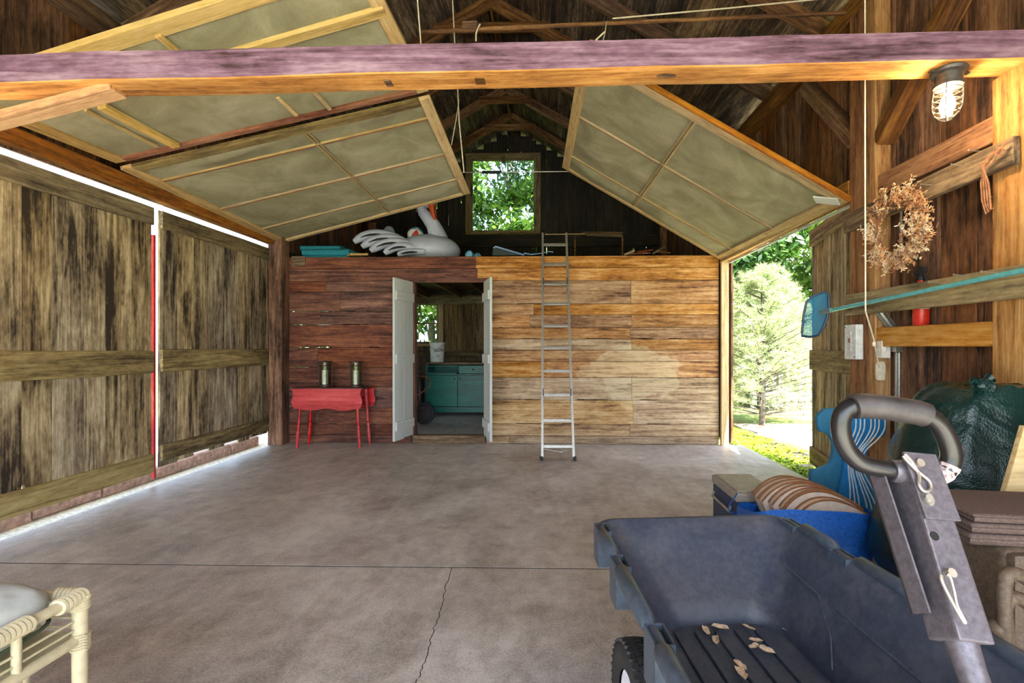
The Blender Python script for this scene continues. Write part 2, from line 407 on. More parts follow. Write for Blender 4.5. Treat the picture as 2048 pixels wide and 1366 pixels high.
# ---- ground outside
g = MB().grid(lambda u, v: V((-30 + 60 * u, -25 + 75 * v, -0.10)), 2, 2)
tag(g.build('ground', M['lawn']), kind='structure')
dr = MB()
pts = [(2.9, 6.1), (3.3, 3.2), (9, 2.0), (12, 4), (12, 6.9), (6.5, 7.6), (4.2, 7.9), (3.0, 7.9)]
dr.prism(pts, (0, 0, -0.11), (1, 0, 0), (0, 1, 0), (0, 0, 0.045)); tag(dr.build('path', M['gravel']), kind='structure')
pv = MB().box((-5.6, 2.5, -0.075), (4.2, 12, 0.04)); tag(pv.build('driveway', M['gravel']), kind='structure')
pv = MB().box((-0.6, -3.8, -0.075), (7.5, 4.9, 0.04)); tag(pv.build('yard_pavement', M['gravel']), kind='structure')

# ---- floor: slabs with open joint and crack
fl = struct('floor')
MB().box((-0.6, 2.2, -0.155), (6.1, 7.4, 0.09)).build('slab_base', M['dirt'], fl)
yj0 = PZ(0, 1126, 0).y; yj1 = PZ(1222, 1138, 0).y
def yj(x):
    a = PZ(0, 1126, 0); b = PZ(1222, 1138, 0); return a.y + (b.y - a.y) * (x - a.x) / (b.x - a.x)
XE = 2.34
jx = [XL - 0.04 + i * (XE - XL + 0.04) / 40 for i in range(41)]
jog = [0.0025 * noise.noise(V((x * 4, 0, 3))) + 0.0022 * noise.noise(V((x * 21, 0, 9))) for x in jx]
def slab(name, poly): return MB().prism(poly, (0, 0, -0.12), (1, 0, 0), (0, 1, 0), (0, 0, 0.12)).build(name, M['concrete'], fl, bevel=0.0)
far = [(x, yj(x) + 0.007 + j) for x, j in zip(jx, jog)] + [(XE, 5.86), (XL - 0.04, 5.86)]
slab('floor_slab', far)
cr = []
random.seed(3)
for px, py in ((905, 1132), (893, 1170), (886, 1200), (880, 1225), (870, 1250), (862, 1280), (850, 1318), (838, 1350), (832, 1372), (820, 1430), (800, 1520), (788, 1640)):
    p = PZ(px, py, 0); cr.append((p.x, p.y))
crk = []
for i in range(len(cr) - 1):
    for k in range(5):
        f = k / 5; x = cr[i][0] + (cr[i + 1][0] - cr[i][0]) * f; y = cr[i][1] + (cr[i + 1][1] - cr[i][1]) * f
        crk.append((x + random.uniform(-0.006, 0.006) * (1 if (i or k) else 0), y))
crk.append((cr[-1][0], cr[-1][1])); crk += [(crk[-1][0] - 0.05, 0.4), (crk[-1][0] - 0.1, YN)]
crk[0] = (crk[0][0], yj(crk[0][0]) - 0.004)
cx0 = crk[0][0]
L_ = [(x, yj(x) - 0.005 + j) for x, j in zip(jx, jog) if x < cx0 - 0.02]
R_ = [(x, yj(x) - 0.005 + j) for x, j in zip(jx, jog) if x > cx0 + 0.02]
slab('floor_slab', [(XL - 0.04, YN)] + L_ + [(x - 0.002, y) for x, y in crk])
slab('floor_slab', [(x + 0.002, y) for x, y in crk][::-1] + R_ + [(XE, YN)])
jf = MB()
for i in range(40): jf.prism([(jx[i], yj(jx[i]) - 0.03), (jx[i + 1], yj(jx[i + 1]) - 0.03), (jx[i + 1], yj(jx[i + 1]) + 0.03), (jx[i], yj(jx[i]) + 0.03)], (0, 0, -0.05), (1, 0, 0), (0, 1, 0), (0, 0, 0.0485))
jf.build('joint_filler', M['dirt'], fl)
jf = MB()
for (x_, y_), (x2, y2) in zip(crk[:-1], crk[1:]): jf.prism([(x_ - .01, y_), (x_ + .01, y_), (x2 + .01, y2), (x2 - .01, y2)], (0, 0, -0.05), (1, 0, 0), (0, 1, 0), (0, 0, 0.049))
jf.build('crack_filler', M['dirt'], fl)
# back room floor, raised a little, with a wooden sill
bf = MB().box((-0.63, (5.93 + YG) / 2, -0.0), (5.4, YG - 5.93, 0.2)); bf.build('room_floor', M['concrete'], fl)

# ---- partition (back wall of the bay)
wb = struct('wall_back')
random.seed(11)
def zat(py): return PY(1100, py, YB).z
DX0, DX1, DZ = -1.70, -0.80, 1.99
rowsR = [512, 536, 561, 608, 630, 655, 678, 700, 723, 755, 800, 848, 872, 887]
rowsL = [512, 536, 553, 583, 622, 649, 695, 735, 775, 817, 850, 872, 887]
def plank_row(x0, x1, za, zb, mats, cuts):
    xs = [x0] + sorted(cuts) + [x1]
    for a, b in zip(xs[:-1], xs[1:]):
        if b - a < 0.05: continue
        m = M[mats[0] if (a + b) / 2 < (-0.6 if (za > 2.1) else -1.3) else (mats[1] if random.random() < 0.5 else mats[2])]  # planks left of the split take the shade-darkened colour
        h = za - zb - 0.005; yy = YB + 0.013 + random.uniform(-0.004, 0.004); z = (za + zb) / 2
        nt = rnotch(random.choice((0, 1, 1, 2)), 0.08, 0.3, 0.008) if (b - a) > 0.5 else None
        if z > 2.0 or z < 0.3: nt = None
        beam('plank', wb, (a + 0.0015, yy, z), (b - 0.0015, yy, z), 0.026, h, m, notches=nt or None, bevel=0.002)
xs_cut = {0: [-0.92, ], 1: [], 2: [0.99], 3: [-0.2], 4: [-0.25, 1.0], 5: [0.98], 6: [1.0], 7: [], 8: [-0.05], 9: [1.0], 10: [1.02], 11: [0.98], 12: [-0.5]}
for i in range(len(rowsR) - 1):
    za, zb = zat(rowsR[i]), zat(rowsR[i + 1]) if i < len(rowsR) - 2 else 0.002
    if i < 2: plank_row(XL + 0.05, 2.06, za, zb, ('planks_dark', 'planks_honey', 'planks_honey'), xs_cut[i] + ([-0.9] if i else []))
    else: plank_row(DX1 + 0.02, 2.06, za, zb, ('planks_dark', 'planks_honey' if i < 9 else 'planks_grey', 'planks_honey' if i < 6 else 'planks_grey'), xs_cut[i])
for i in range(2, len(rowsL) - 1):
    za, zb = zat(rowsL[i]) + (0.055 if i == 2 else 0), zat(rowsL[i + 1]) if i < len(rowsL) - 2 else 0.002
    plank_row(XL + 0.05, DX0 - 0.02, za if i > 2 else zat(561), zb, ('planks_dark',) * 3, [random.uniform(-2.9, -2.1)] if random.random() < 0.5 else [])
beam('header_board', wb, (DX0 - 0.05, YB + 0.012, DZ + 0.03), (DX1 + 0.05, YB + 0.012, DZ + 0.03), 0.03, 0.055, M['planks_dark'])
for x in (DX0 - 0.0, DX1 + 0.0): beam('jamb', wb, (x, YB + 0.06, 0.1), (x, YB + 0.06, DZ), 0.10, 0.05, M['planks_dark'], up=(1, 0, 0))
beam('threshold', wb, (DX0, YB + 0.04, 0.05), (DX1, YB + 0.04, 0.05), 0.12, 0.10, M['siding_room'])
for x in (-3.0, -2.35, -0.2, 0.45, 1.1, 1.7): beam('stud', wb, (x, YB + 0.075, 0.1), (x, YB + 0.075, 2.1), 0.09, 0.05, M['rafter'], up=(1, 0, 0))
# small white square patch high on the left
beam('patch_board', wb, (XL + 0.13, YB - 0.006, 2.26), (XL + 0.30, YB - 0.006, 2.26), 0.008, 0.13, M['siding_room'])

# ---- loft floor and joists over the back room
lf = struct('loft_floor')
y = YB + 0.03
while y < YG - 0.1:
    beam('floor_board', lf, (XL + 0.05, y + 0.12, ZL - 0.022), (XR, y + 0.12, ZL - 0.022), 0.236, 0.024, M['siding_room']); y += 0.24
for x in (-3.0, -2.35, -1.72, -1.19, -0.62, 0.0, 0.6, 1.2, 1.8): beam('joist', lf, (x, YB + 0.03, ZL - 0.12), (x, YG - 0.05, ZL - 0.12), 0.05, 0.15, M['rafter'])

# ---- gable end wall with two windows
wf = struct('wall_front')
random.seed(5)
W1 = (PY(941, 0, YG).x, PY(1072, 0, YG).x, PY(0, 471, YG).z, PY(0, 327, YG).z)
W2 = (-3.05, PY(878, 0, YG).x, PY(0, 688, YG).z, PY(0, 608, YG).z)
x = XL - 0.12
while x < XR + 0.12:
    w = random.uniform(0.17, 0.26); x1 = min(x + w, XR + 0.13)
    for e_ in (W1[0], W1[1], W2[0], W2[1]):
        if x + 0.001 < e_ < x1 - 0.001: x1 = e_
    xm = (x + x1) / 2
    top = roofz(xm) + 0.16; segs = [(0.0, top)]
    for (a, b, c, d) in (W1, W2):
        if a < xm < b:
            s2 = []
            for s, e in segs:
                if s < c: s2.append((s, c))
                if e > d: s2.append((d, e))
            segs = s2
    for (s, e) in segs:
        if e - s < 0.05: continue
        if s < 2.2 < e: parts = [(s, 2.2), (2.2, e)]
        else: parts = [(s, e)]
        for (s_, e_) in parts:
            up = s_ >= 2.1
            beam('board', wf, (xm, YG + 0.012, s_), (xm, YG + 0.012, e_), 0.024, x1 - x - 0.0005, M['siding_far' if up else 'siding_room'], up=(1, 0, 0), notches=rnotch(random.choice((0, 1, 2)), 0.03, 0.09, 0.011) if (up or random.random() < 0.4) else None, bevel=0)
    x = x1
for z, h in ((2.09, 0.15), (1.06, 0.14)):
    if z < 1.2:
        beam('girt', wf, (XL, YG - 0.05, z), (XR, YG - 0.05, z), 0.09, h, M['siding_room'])
    else: beam('girt', wf, (XL, YG - 0.05, z), (XR, YG - 0.05, z), 0.09, h, M['rail'])
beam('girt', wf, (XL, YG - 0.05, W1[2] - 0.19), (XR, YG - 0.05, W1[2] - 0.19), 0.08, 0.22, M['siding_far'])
def window(name, r, casing, mid=False):
    w = struct(name); a, b, c, d = r
    cw = 0.09; y = YG - 0.02
    for (p, q, ww, hh) in (((a - cw, y, d + cw / 2), (b + cw, y, d + cw / 2), 0.05, cw), ((a - cw, y, c - cw / 2 * 0.5), (b + cw, y, c - cw / 2 * 0.5), 0.06, cw * 0.5)):
        beam('casing', w, p, q, ww, hh, casing)
    for xx in (a - cw / 2, b + cw / 2): beam('casing', w, (xx, y, c), (xx, y, d), 0.05, cw, casing, up=(1, 0, 0))
    sw = 0.045; y = YG + 0.01
    for xx in (a + sw / 2, b - sw / 2): beam('sash_stile', w, (xx, y, c), (xx, y, d), 0.035, sw, M['rail'], up=(1, 0, 0))
    for zz in (c + sw / 2, d - sw / 2): beam('sash_rail', w, (a + sw, y, zz), (b - sw, y, zz), 0.035, sw, M['rail'])
    if mid:
        zm = (c + d) / 2; beam('meeting_rail', w, (a + sw, y, zm), (b - sw, y, zm), 0.035, 0.028, M['rail'])
        MB().box(((a + b) / 2, y, (c + zm) / 2), (b - a - 2 * sw, 0.004, zm - c - sw - 0.014)).build('pane', M['glass'], w)
        MB().box(((a + b) / 2, y, (d + zm) / 2), (b - a - 2 * sw, 0.004, d - zm - sw - 0.014)).build('pane', M['glass'], w)
    else:
        MB().box(((a + b) / 2, y, (c + d) / 2), (b - a - 2 * sw, 0.004, d - c - 2 * sw)).build('pane', M['glass'], w)
    return w
w1 = window('window_1', W1, M['rail']); w2 = window('window_2', W2, M['frame'], True)
beam('turn_block', w1, ((W1[0] + W1[1]) / 2 + 0.01, YG - 0.055, W1[3] + 0.03), ((W1[0] + W1[1]) / 2 + 0.01, YG - 0.055, W1[3] - 0.12), 0.02, 0.07, M['rail'], up=(1, 0, 0))

# ---- roof: rafters, collar ties, boards
ce = struct('ceiling')
random.seed(21)
for ys in (8.55, 7.65, 6.65, 5.7, 4.78, 3.82, 2.9, 1.95, 1.0, 0.05, -0.9):
    hh = 0.14; off = 0.07 / math.cos(math.atan(RS))
    beam('rafter', ce, (RX, ys, RZ + off), (XL - 0.5, ys, roofz(XL - 0.5) + off), 0.055, hh, M['rafter'])
    beam('rafter', ce, (RX, ys, RZ + off), (XR + 0.5, ys, roofz(XR + 0.5) + off), 0.055, hh, M['rafter'])
    zc = {8.55: 5.07, 7.65: 5.10, 5.7: 4.95}.get(ys, 5.0)
    hw = (RZ - zc) / RS + 0.12
    beam('collar_tie', ce, (RX - hw, ys - 0.04, zc + 0.06), (RX + hw, ys - 0.04, zc + 0.06), 0.03, 0.12, M['rafter'])
deck = 0.15 / math.cos(math.atan(RS))
nrm = {-1: V((-RS, 0, 1)).normalized(), 1: V((RS, 0, 1)).normalized()}
for sgn in (-1, 1):
    end = XL - 0.75 if sgn < 0 else XR + 0.5
    sl = V((end - RX, 0, -RS * abs(end - RX))); Ls = sl.length; sd_ = sl.normalized(); s = 0.0
    while s < Ls - 0.02:
        w = random.uniform(0.2, 0.29); w = min(w, Ls - s); cuts = sorted([YN - 0.3, random.uniform(3.0, 6.5), YG + 0.35])
        p = V((RX, 0, RZ + deck)) + sd_ * (s + w / 2) + nrm[sgn] * 0.012
        for a, b in zip(cuts[:-1], cuts[1:]):
            beam('roof_board', ce, (p.x, a + 0.002, p.z), (p.x, b - 0.002, p.z), w - 0.002, 0.022, M['roof'], up=nrm[sgn], bevel=0, notches=rnotch(1, 0.005, 0.01, 0.0) if False else None)
        s += w
    # shingle layer keeps the sky out of the joints
    a = V((RX, 0, RZ + deck + 0.03)); b = a + sd_ * Ls
    MB().prism([(YN - 0.3, 0), (YG + 0.35, 0), (YG + 0.35, Ls), (YN - 0.3, Ls)], a + nrm[sgn] * 0.004, (0, 1, 0), sd_, nrm[sgn] * 0.02).build('shingle_layer', M['dirt'], ce)
for xx in (XL - 0.06, XR + 0.06): beam('wall_plate', ce, (xx - 0.0 * 1, YN, roofz(xx) - 0.09), (xx, YG, roofz(xx) - 0.09), 0.13, 0.14, M['rafter'])
beam('ridge_board', ce, (RX, YN, RZ + 0.1), (RX, YG, RZ + 0.1), 0.03, 0.14, M['rafter'])

# ---- yard-end gable above the open end
wx_ = struct('wall_rear')
x = XL - 0.12
while x < XR + 0.12:
    w = random.uniform(0.2, 0.28); beam('board', wx_, (x + w / 2, YN, 2.55), (x + w / 2, YN, roofz(x + w / 2) + 0.14), 0.024, w - 0.001, M['siding'], up=(1, 0, 0), bevel=0); x += w
beam('header', wx_, (XL - 0.1, YN + 0.06, 2.62), (XR + 0.1, YN + 0.06, 2.62), 0.10, 0.14, M['rafter'])
# ---- left wall
wlft = struct('wall_left')
random.seed(31)
y = YN
while y < YG:
    w = random.uniform(0.18, 0.26); y1 = min(y + w, YG); ym = (y + y1) / 2
    if ym < 2.3 or ym > 5.9:
        for (za_, zb2) in (((-0.08, 0.85), (1.95, 2.47)) if 6.3 < ym < 7.5 else ((-0.08, 2.47),)):
            beam('board', wlft, (XL - 0.14, ym, za_), (XL - 0.14, ym, zb2), 0.024, y1 - y - 0.002, M['siding'], up=(0, 1, 0))
    beam('board', wlft, (XL - 0.14, ym, 2.47), (XL - 0.14, ym, roofz(XL) + 0.02), 0.024, y1 - y - 0.001, M['siding'], up=(0, 1, 0), bevel=0)
    y = y1
beam('header', wlft, (XL - 0.055, 2.2, 2.535), (XL - 0.055, 5.85, 2.50), 0.11, 0.10, M['post'])
beam('header_strip', wlft, (XL - 0.012, 2.2, 2.475), (XL - 0.012, 5.85, 2.445), 0.025, 0.02, M['post'])
beam('post', wlft, (XL + 0.02, 5.76, 0), (XL + 0.02, 5.76, 3.55), 0.17, 0.16, M['siding'], up=(1, 0, 0), bevel=0.008)
beam('post', wlft, (XL - 0.06, 2.22, 0), (XL - 0.06, 2.22, 3.6), 0.15, 0.15, M['siding'], up=(1, 0, 0), bevel=0.008)
beam('post', wlft, (XL - 0.06, YG - 0.1, 0), (XL - 0.06, YG - 0.1, 3.6), 0.15, 0.15, M['siding'], up=(1, 0, 0), bevel=0.008)

w3 = struct('fill_window')  # unseen window, added to brighten the back room
for zz in (0.88, 1.92, 1.40): beam('sash_rail', w3, (XL - 0.13, 6.25, zz), (XL - 0.13, 7.55, zz), 0.05, 0.05, M['frame'])
for yy_ in (6.27, 6.9, 7.53): beam('sash_stile', w3, (XL - 0.13, yy_, 0.86), (XL - 0.13, yy_, 1.94), 0.05, 0.05, M['frame'], up=(0, 1, 0))
for a_, b_ in ((6.295, 6.875), (6.925, 7.505)):
    for c_, d_ in ((0.905, 1.375), (1.425, 1.895)): MB().box((XL - 0.13, (a_ + b_) / 2, (c_ + d_) / 2), (0.004, b_ - a_, d_ - c_)).build('pane', M['glass'], w3)
# carriage doors hanging outside the left opening
def leaf(name, o, u, L, n_out, seed, mats, zt=2.43, botz=0.10, rails=True, edge=None, bottom=(0.105, 0.27)):
    """leaf from o along unit u, length L; n_out points away from the rails"""
    d = struct(name); random.seed(seed); u = V(u).normalized(); n = V(n_out).normalized(); o = V(o)
    s = 0.0
    while s < L - 0.01:
        w = min(random.uniform(0.17, 0.25), L - s)
        if L - s - w < 0.07: w = L - s
        p = o + u * (s + w / 2) + n * (0.022 + random.uniform(-0.002, 0.002))
        z0 = botz + random.choice((0, 0, 0, 0.02, 0.05, -0.03)) + random.uniform(-0.01, 0.012)
        nt = [(0.0 + 0.002, random.uniform(0.03, 0.08), random.uniform(0.01, 0.03))] if random.random() < 0.5 else None
        beam('board', d, (p.x, p.y, z0), (p.x, p.y, zt - 0.003), 0.022, w - random.uniform(0.001, 0.003), mats[0], up=u, notches=nt, bevel=0.006)
        s += w
    q = -n * 0.003
    a, b = o + q + u * 0.004, o + q + u * (L - 0.004)
    beam('rail', d, (a.x, a.y, zt - 0.085), (b.x, b.y, zt - 0.085), 0.026, 0.16, mats[1], bevel=0.003, rough=0.06)
    beam('rail', d, (a.x, a.y, 1.075), (b.x, b.y, 1.065), 0.026, 0.20, mats[1], bevel=0.003, rough=0.10)
    zb = sum(bottom) / 2
    beam('rail', d, (a.x, a.y, zb), (b.x, b.y, zb), 0.026, bottom[1] - bottom[0], mats[2], bevel=0.003)
    if edge: beam('edge_strip', d, edge[0], edge[1], 0.03, 0.022, M['redpaint'], up=(0, 1, 0))
    return d
XD = -3.5
leaf('door_1', (XD, 2.15, 0), (0, 1, 0), 4.10 - 2.15, (-1, 0, 0), 4, (M['door'], M['rail'], M['newrail']), botz=0.12, bottom=(0.09, 0.255))
leaf('door_2', (XD, 4.185, 0), (0, 1, 0), 5.90 - 4.185, (-1, 0, 0), 9, (M['door'], M['rail'], M['rail']), botz=0.12, bottom=(0.17, 0.31), edge=((XD - 0.05, 4.165, 0.02), (XD - 0.05, 4.165, 2.2)))
for i_ in range(9): beam('curb_stone', wlft, (XL - 0.40 + random.uniform(-.012, .012), 1.2 + i_ * 0.53, 0.0), (XL - 0.40, 1.72 + i_ * 0.53, 0.0), 0.09, 0.12 + random.uniform(-0.02, 0.02), M['curb'], bevel=0.012)
beam('sill_stone', wlft, (XL - 0.09, 2.3, -0.05), (XL - 0.09, 5.85, -0.05), 0.08, 0.05, M['gravel'])

# ---- right wall
wr = struct('wall_right')
random.seed(41)
y = YN
while y < YG:
    w = random.uniform(0.15, 0.24); y1 = min(y + w, YG)
    if y < 3.22 < y1: y1 = 3.22
    ym = (y + y1) / 2; op = 3.22 < ym < 5.84
    low = 2.36 if op else 0.02
    m_ = M['siding']
    beam('board', wr, (XR + 0.125, ym, low), (XR + 0.125, ym, roofz(XR) + 0.02), 0.024, y1 - y - random.uniform(0.001, 0.004), m_, up=(0, 1, 0), bevel=0.002)
    y = y1
MB().box((XR + 0.145, (YN + 3.22) / 2, 1.8), (0.006, 3.22 - YN, 3.6)).build('building_paper', M['dirt'], wr)
# posts
yA = PX(1697, 0, XR).y; 
beam('post', wr, (XR + 0.055, yA - 0.11, 0), (XR + 0.055, yA - 0.11, 3.56), 0.11, 0.20, M['post'], up=(0, 1, 0), bevel=0.006)
beam('post', wr, (XR + 0.05, yA - 0.245, 0), (XR + 0.05, yA - 0.245, 3.56), 0.10, 0.06, M['post_amber'], up=(0, 1, 0), bevel=0.005)
yC = PX(1981, 0, XR).y
beam('post', wr, (XR + 0.055, yC - 0.09, 0), (XR + 0.055, yC - 0.09, 2.46), 0.11, 0.17, M['post_amber'], up=(0, 1, 0), bevel=0.006)
beam('post', wr, (XR + 0.03, 5.83, 0), (XR + 0.03, 5.83, 2.25), 0.045, 0.09, M['frame'], up=(1, 0, 0), bevel=0.003)
beam('post', wr, (XR + 0.05, YG - 0.1, 0), (XR + 0.05, YG - 0.1, 3.55), 0.12, 0.15, M['siding'], up=(0, 1, 0))
beam('post', wr, (XR + 0.055, 0.2, 0), (XR + 0.055, 0.2, 3.55), 0.11, 0.15, M['post'], up=(0, 1, 0))
# opening header
beam('header', wr, (XR + 0.045, yA, 2.30), (XR + 0.045, 5.85, 2.30), 0.09, 0.13, M['post'])
beam('header_strip', wr, (XR - 0.008, yA, 2.225), (XR - 0.008, 5.85, 2.225), 0.03, 0.02, M['frame'])
beam('header_strip', wr, (XR + 0.10, yA, 2.225), (XR + 0.10, 5.85, 2.225), 0.02, 0.02, M['white_door'])
# knee braces in the wall plane
beam('brace', wr, (XR + 0.06, yA - 0.02, 2.62), (XR + 0.06, 4.02, 3.36), 0.09, 0.12, M['rafter'], up=(1, 0, 0), bevel=0.005)
beam('brace', wr, (XR + 0.06, yA - 0.26, 2.52), (XR + 0.06, 2.40, 3.20), 0.09, 0.12, M['rafter'], up=(1, 0, 0), bevel=0.005)
# girts between posts
beam('girt', wr, (XR + 0.06, yC, 2.235), (XR + 0.06, yA - 0.27, 2.235), 0.09, 0.13, M['post'], bevel=0.005)
beam('girt', wr, (XR + 0.055, yC, 1.26), (XR + 0.055, yA - 0.21, 1.26), 0.10, 0.12, M['post_amber'], bevel=0.005)
beam('nailed_board', wr, (XR - 0.018, PX(2034, 0, XR - .018).y, 2.075), (XR - 0.018, PX(1691, 0, XR - .018).y, 2.055), 0.03, 0.125, M['siding_room'], bevel=0.003)
beam('shelf_board', wr, (XR - 0.022, 0.6, 1.485), (XR - 0.022, PX(1695, 0, XR - .022).y, 1.485), 0.035, 0.145, M['rail'], bevel=0.003)
beam('shelf_ledge', wr, (XR + 0.03, 0.6, 1.555), (XR + 0.03, yA - 0.05, 1.555), 0.05, 0.02, M['siding_room']) if False else None
# outside leaf of the right opening, swung open
leaf('door_3', (2.26, 3.34, 0), (2.63 - 2.26, 4.86 - 3.34, 0), 1.56, (0.97, -0.24, 0), 14, (M['door'], M['rail'], M['rail']), zt=2.36, botz=0.02, bottom=(0.03, 0.2))

# ---- worn white batten doors of the back room
def batten_door(name, hinge, tip, z0, z1, side):
    d = struct(name); h = V(hinge); t_ = V(tip); u = (t_ - h).normalized(); L = (t_ - h).length; n = V((u.y, -u.x, 0)) * side
    k = 2
    for i in range(k):
        a = h + u * (L * (i + 0.5) / k)
        beam('board', d, (a.x, a.y, z0 + (0.0 if i else 0.01)), (a.x, a.y, z1), 0.028, L / k - 0.003, M['white_door'], up=u, bevel=0.002)
    for z in (z0 + 0.17, z0 + 0.95, z1 - 0.2):
        a = h + u * 0.01 + n * 0.026; b = t_ - u * 0.012 + n * 0.026
        beam('batten', d, (a.x, a.y, z), (b.x, b.y, z), 0.022, 0.105, M['white_door'], bevel=0.002)
    for z in (z0 + 0.35, z1 - 0.35):
        a = h - u * 0.02 - n * 0.02
        MB().box((a.x, a.y, z), (0.03, 0.02, 0.07)).build('hinge', M['rust'], d)
    return d
batten_door('door_4', (DX0 - 0.0, YB - 0.03, 0), (-1.80, 5.42, 0), 0.105, 1.995, -1)
batten_door('door_5', (DX1 + 0.0, YB - 0.03, 0), (-0.675, 5.42, 0), 0.105, 1.995, 1)
# ================================================================ TIE BEAM, SCREEN DOORS
# near tie beam: lamplight painted amber below, cool daylight painted mauve in front
a = PY(-60, 139, 2.10); 
BZ0, BZ1 = PY(0, 165, 2.12).z, PY(1700, 125, 2.12).z     # underside at the front edge
BY0, BY1 = 2.12, 2.27
tb = thing('tie_beam', 'long hewn tie beam crossing the whole bay, mauve daylight tint in front and amber lamp tint below', 'beam', (XL, BY0, BZ0))
def bz(x): return BZ0 + (BZ1 - BZ0) * (x + 2.45) / 3.79
def bh(x): return 0.128
random.seed(2)
mb = MB(); N = 60
def wob(x, k): return 0.006 * noise.noise(V((x * 1.7, k * 3.3, 0))) + 0.0025 * noise.noise(V((x * 9, k, 4)))
for i in range(N + 1):
    x = -3.45 + (XR + 0.08 + 3.45) * i / N; z0 = bz(x) + wob(x, 1); z1 = bz(x) + bh(x) + wob(x, 2)
    mb.v += [(x, BY0 + wob(x, 3), z0 + 0.004), (x, BY0 + wob(x, 3), z1), (x, BY1, z1), (x, BY1 + wob(x, 5), z0 + 0.004), (x, BY1 - 0.006, z0), (x, BY0 + 0.006, z0)]
for i in range(N):
    for j in range(6):
        k = (j + 1) % 6; mb.f.append((i * 6 + j, i * 6 + k, i * 6 + 6 + k, i * 6 + 6 + j))
mb.f += [tuple(range(6)), tuple(N * 6 + j for j in range(6))[::-1]]
tbo = mb.build('timber', M['beam_side'], tb, smooth=True, angle=30)
tbo.data.materials.append(M['beam_under'])
for p in tbo.data.polygons:
    if p.normal.z < -0.5: p.material_index = 1
# mortise pockets underneath
for px, w in ((960, 0.045), (775, 0.03)):
    p = PZ(px, 166, bz(0) - 0.0); xx = (px - 1100) * 2.2 / 950
    mo = MB().box((xx, 2.195, bz(xx) - 0.001), (w, 0.05, 0.006)); mo.build('mortise', M['rafter'], tb)
p_ = (1330 - 1100) * 2.2 / 950
MB().lathe([(0.045, -0.002), (0.045, 0.003)], (p_, 2.19, bz(p_) - 0.001), 16, Matrix.Diagonal((1, 0.35, 1, 1))).build('peg_hole', M['rafter'], tb)
# knee brace at left, between wall and beam
kb = thing('knee_brace', 'amber knee brace under the left end of the tie beam', 'brace', (-3.3, 2.2, 2.0))
a = PY(-170, 285, 2.2); b = PY(236, 180, 2.2)
beam('timber', kb, a, b, 0.09, 0.04, M['beam_under'], bevel=0.004)

# overhead screen doors
def screen_door(name, label, A, B, Cc, D, rails, muntins, cross, fw=0.09, dbl=0.018, sag=0.02, skip=(), extra=None, mats=None):
    """A low far, B up far, Cc up near, D low near. rails: (s, width, mat) across the slope; muntins: s values; cross: t values along Y"""
    A, B, Cc, D = V(A), V(B), V(Cc), V(D); t = thing(name, label, 'screen door', D)
    P = lambda s, u: (A * (1 - s) + D * s) * (1 - u) + (B * (1 - s) + Cc * s) * u
    n = (B - A).cross(D - A).normalized(); n = n if n.z > 0 else -n
    LU = (B - A).length; LS = (D - A).length
    def member(nm, s0, u0, s1, u1, w, th, mat, off=0.0):
        beam(nm, t, P(s0, u0) - n * off, P(s1, u1) - n * off, w, th, mat, up=n, bevel=0.003)
    e = fw / 2 / LU; f = fw / 2 / LS
    member('stile', 0, e, 1, e, fw, 0.03, M['frame'])
    member('stile', 0, 1 - e, 1, 1 - e, fw, 0.03, M['frame'])
    for (s, w, mt) in rails: member('rail', s, 2 * e, s, 1 - 2 * e, w, 0.035, M[mt])
    ss = sorted([r[0] for r in rails])
    for s in muntins:
        for k in (-1, 1): member('muntin', s + k * dbl / 2 / LS * 0.8, 2 * e, s + k * dbl / 2 / LS * 0.8, 1 - 2 * e, 0.010, 0.022, M['muntin' if k > 0 else 'frame_red'])
    for u in cross:
        for k in (-1, 1): member('muntin', ss[0] + f, u + k * dbl / LU * 0.8, ss[-1] - f, u + k * dbl / LU * 0.8, 0.014, 0.024, M['muntin'])
    allS = sorted(set([r[0] for r in rails] + list(muntins)))
    uu = [2 * e * 0.9] + list(cross) + [1 - 2 * e * 0.9]
    idx = 0
    for s0, s1 in zip(allS[:-1], allS[1:]):
        for u0, u1 in zip(uu[:-1], uu[1:]):
            sg = sag * (1.0 + 0.8 * math.sin(idx * 2.3)); sd_ = idx * 7.7
            def fn(a_, b_, s0=s0, s1=s1, u0=u0, u1=u1, sg=sg, sd_=sd_):
                q = P(s0 + (s1 - s0) * a_, u0 + (u1 - u0) * b_)
                w_ = (4 * a_ * (1 - a_)) * (4 * b_ * (1 - b_))
                return q + n * (0.006 - sg * w_ * (0.7 + 0.9 * noise.noise(V((a_ * 2 + sd_, b_ * 2, 0)))))
            MB().grid(fn, 14, 14).build('screen', M['screen'], t, smooth=True); idx += 1
    return t, P, n, member
yl = lambda px, py: PX(px, py, XL)
A = PX(575, 490, XL); B = PY(940, 385, A.y - 0.2); A = V((XL, 5.82, A.z)); B = PY(940, 385, 5.82)
D2 = PX(240, 336, XL); C2 = PY(860, 192, D2.y)
Lf = 5.82 - D2.y
sv = lambda y: (5.82 - y) / Lf
m4, m47, m54 = PX(305, 367, XL).y, PX(425, 422, XL).y, PX(510, 460, XL).y
screen_door('screen_door', 'wide screened overhead door raised over the left doors, far section by the loft', A, B, C2, D2,
            [(0.012, 0.06, 'frame'), (0.978, 0.08, 'rail')], [sv(m4), sv(m47), sv(m54)], [0.585])
yn = 2.53
Dn = PX(-160, 168, XL); Dn = V((XL, yn, Dn.z)); Cn = PY(728, -84, yn)
D2b = D2 + V((0, -0.035, 0.035)); C2b = C2 + V((0, -0.035, 0.03))
t_, Pn, nn_, mem = screen_door('screen_door', 'screened overhead door section nearest the tie beam, with loose pale battens', D2b, C2b, Cn, Dn,
            [(0.02, 0.05, 'frame_red'), (0.985, 0.11, 'newwood')], [], [], sag=0.03)
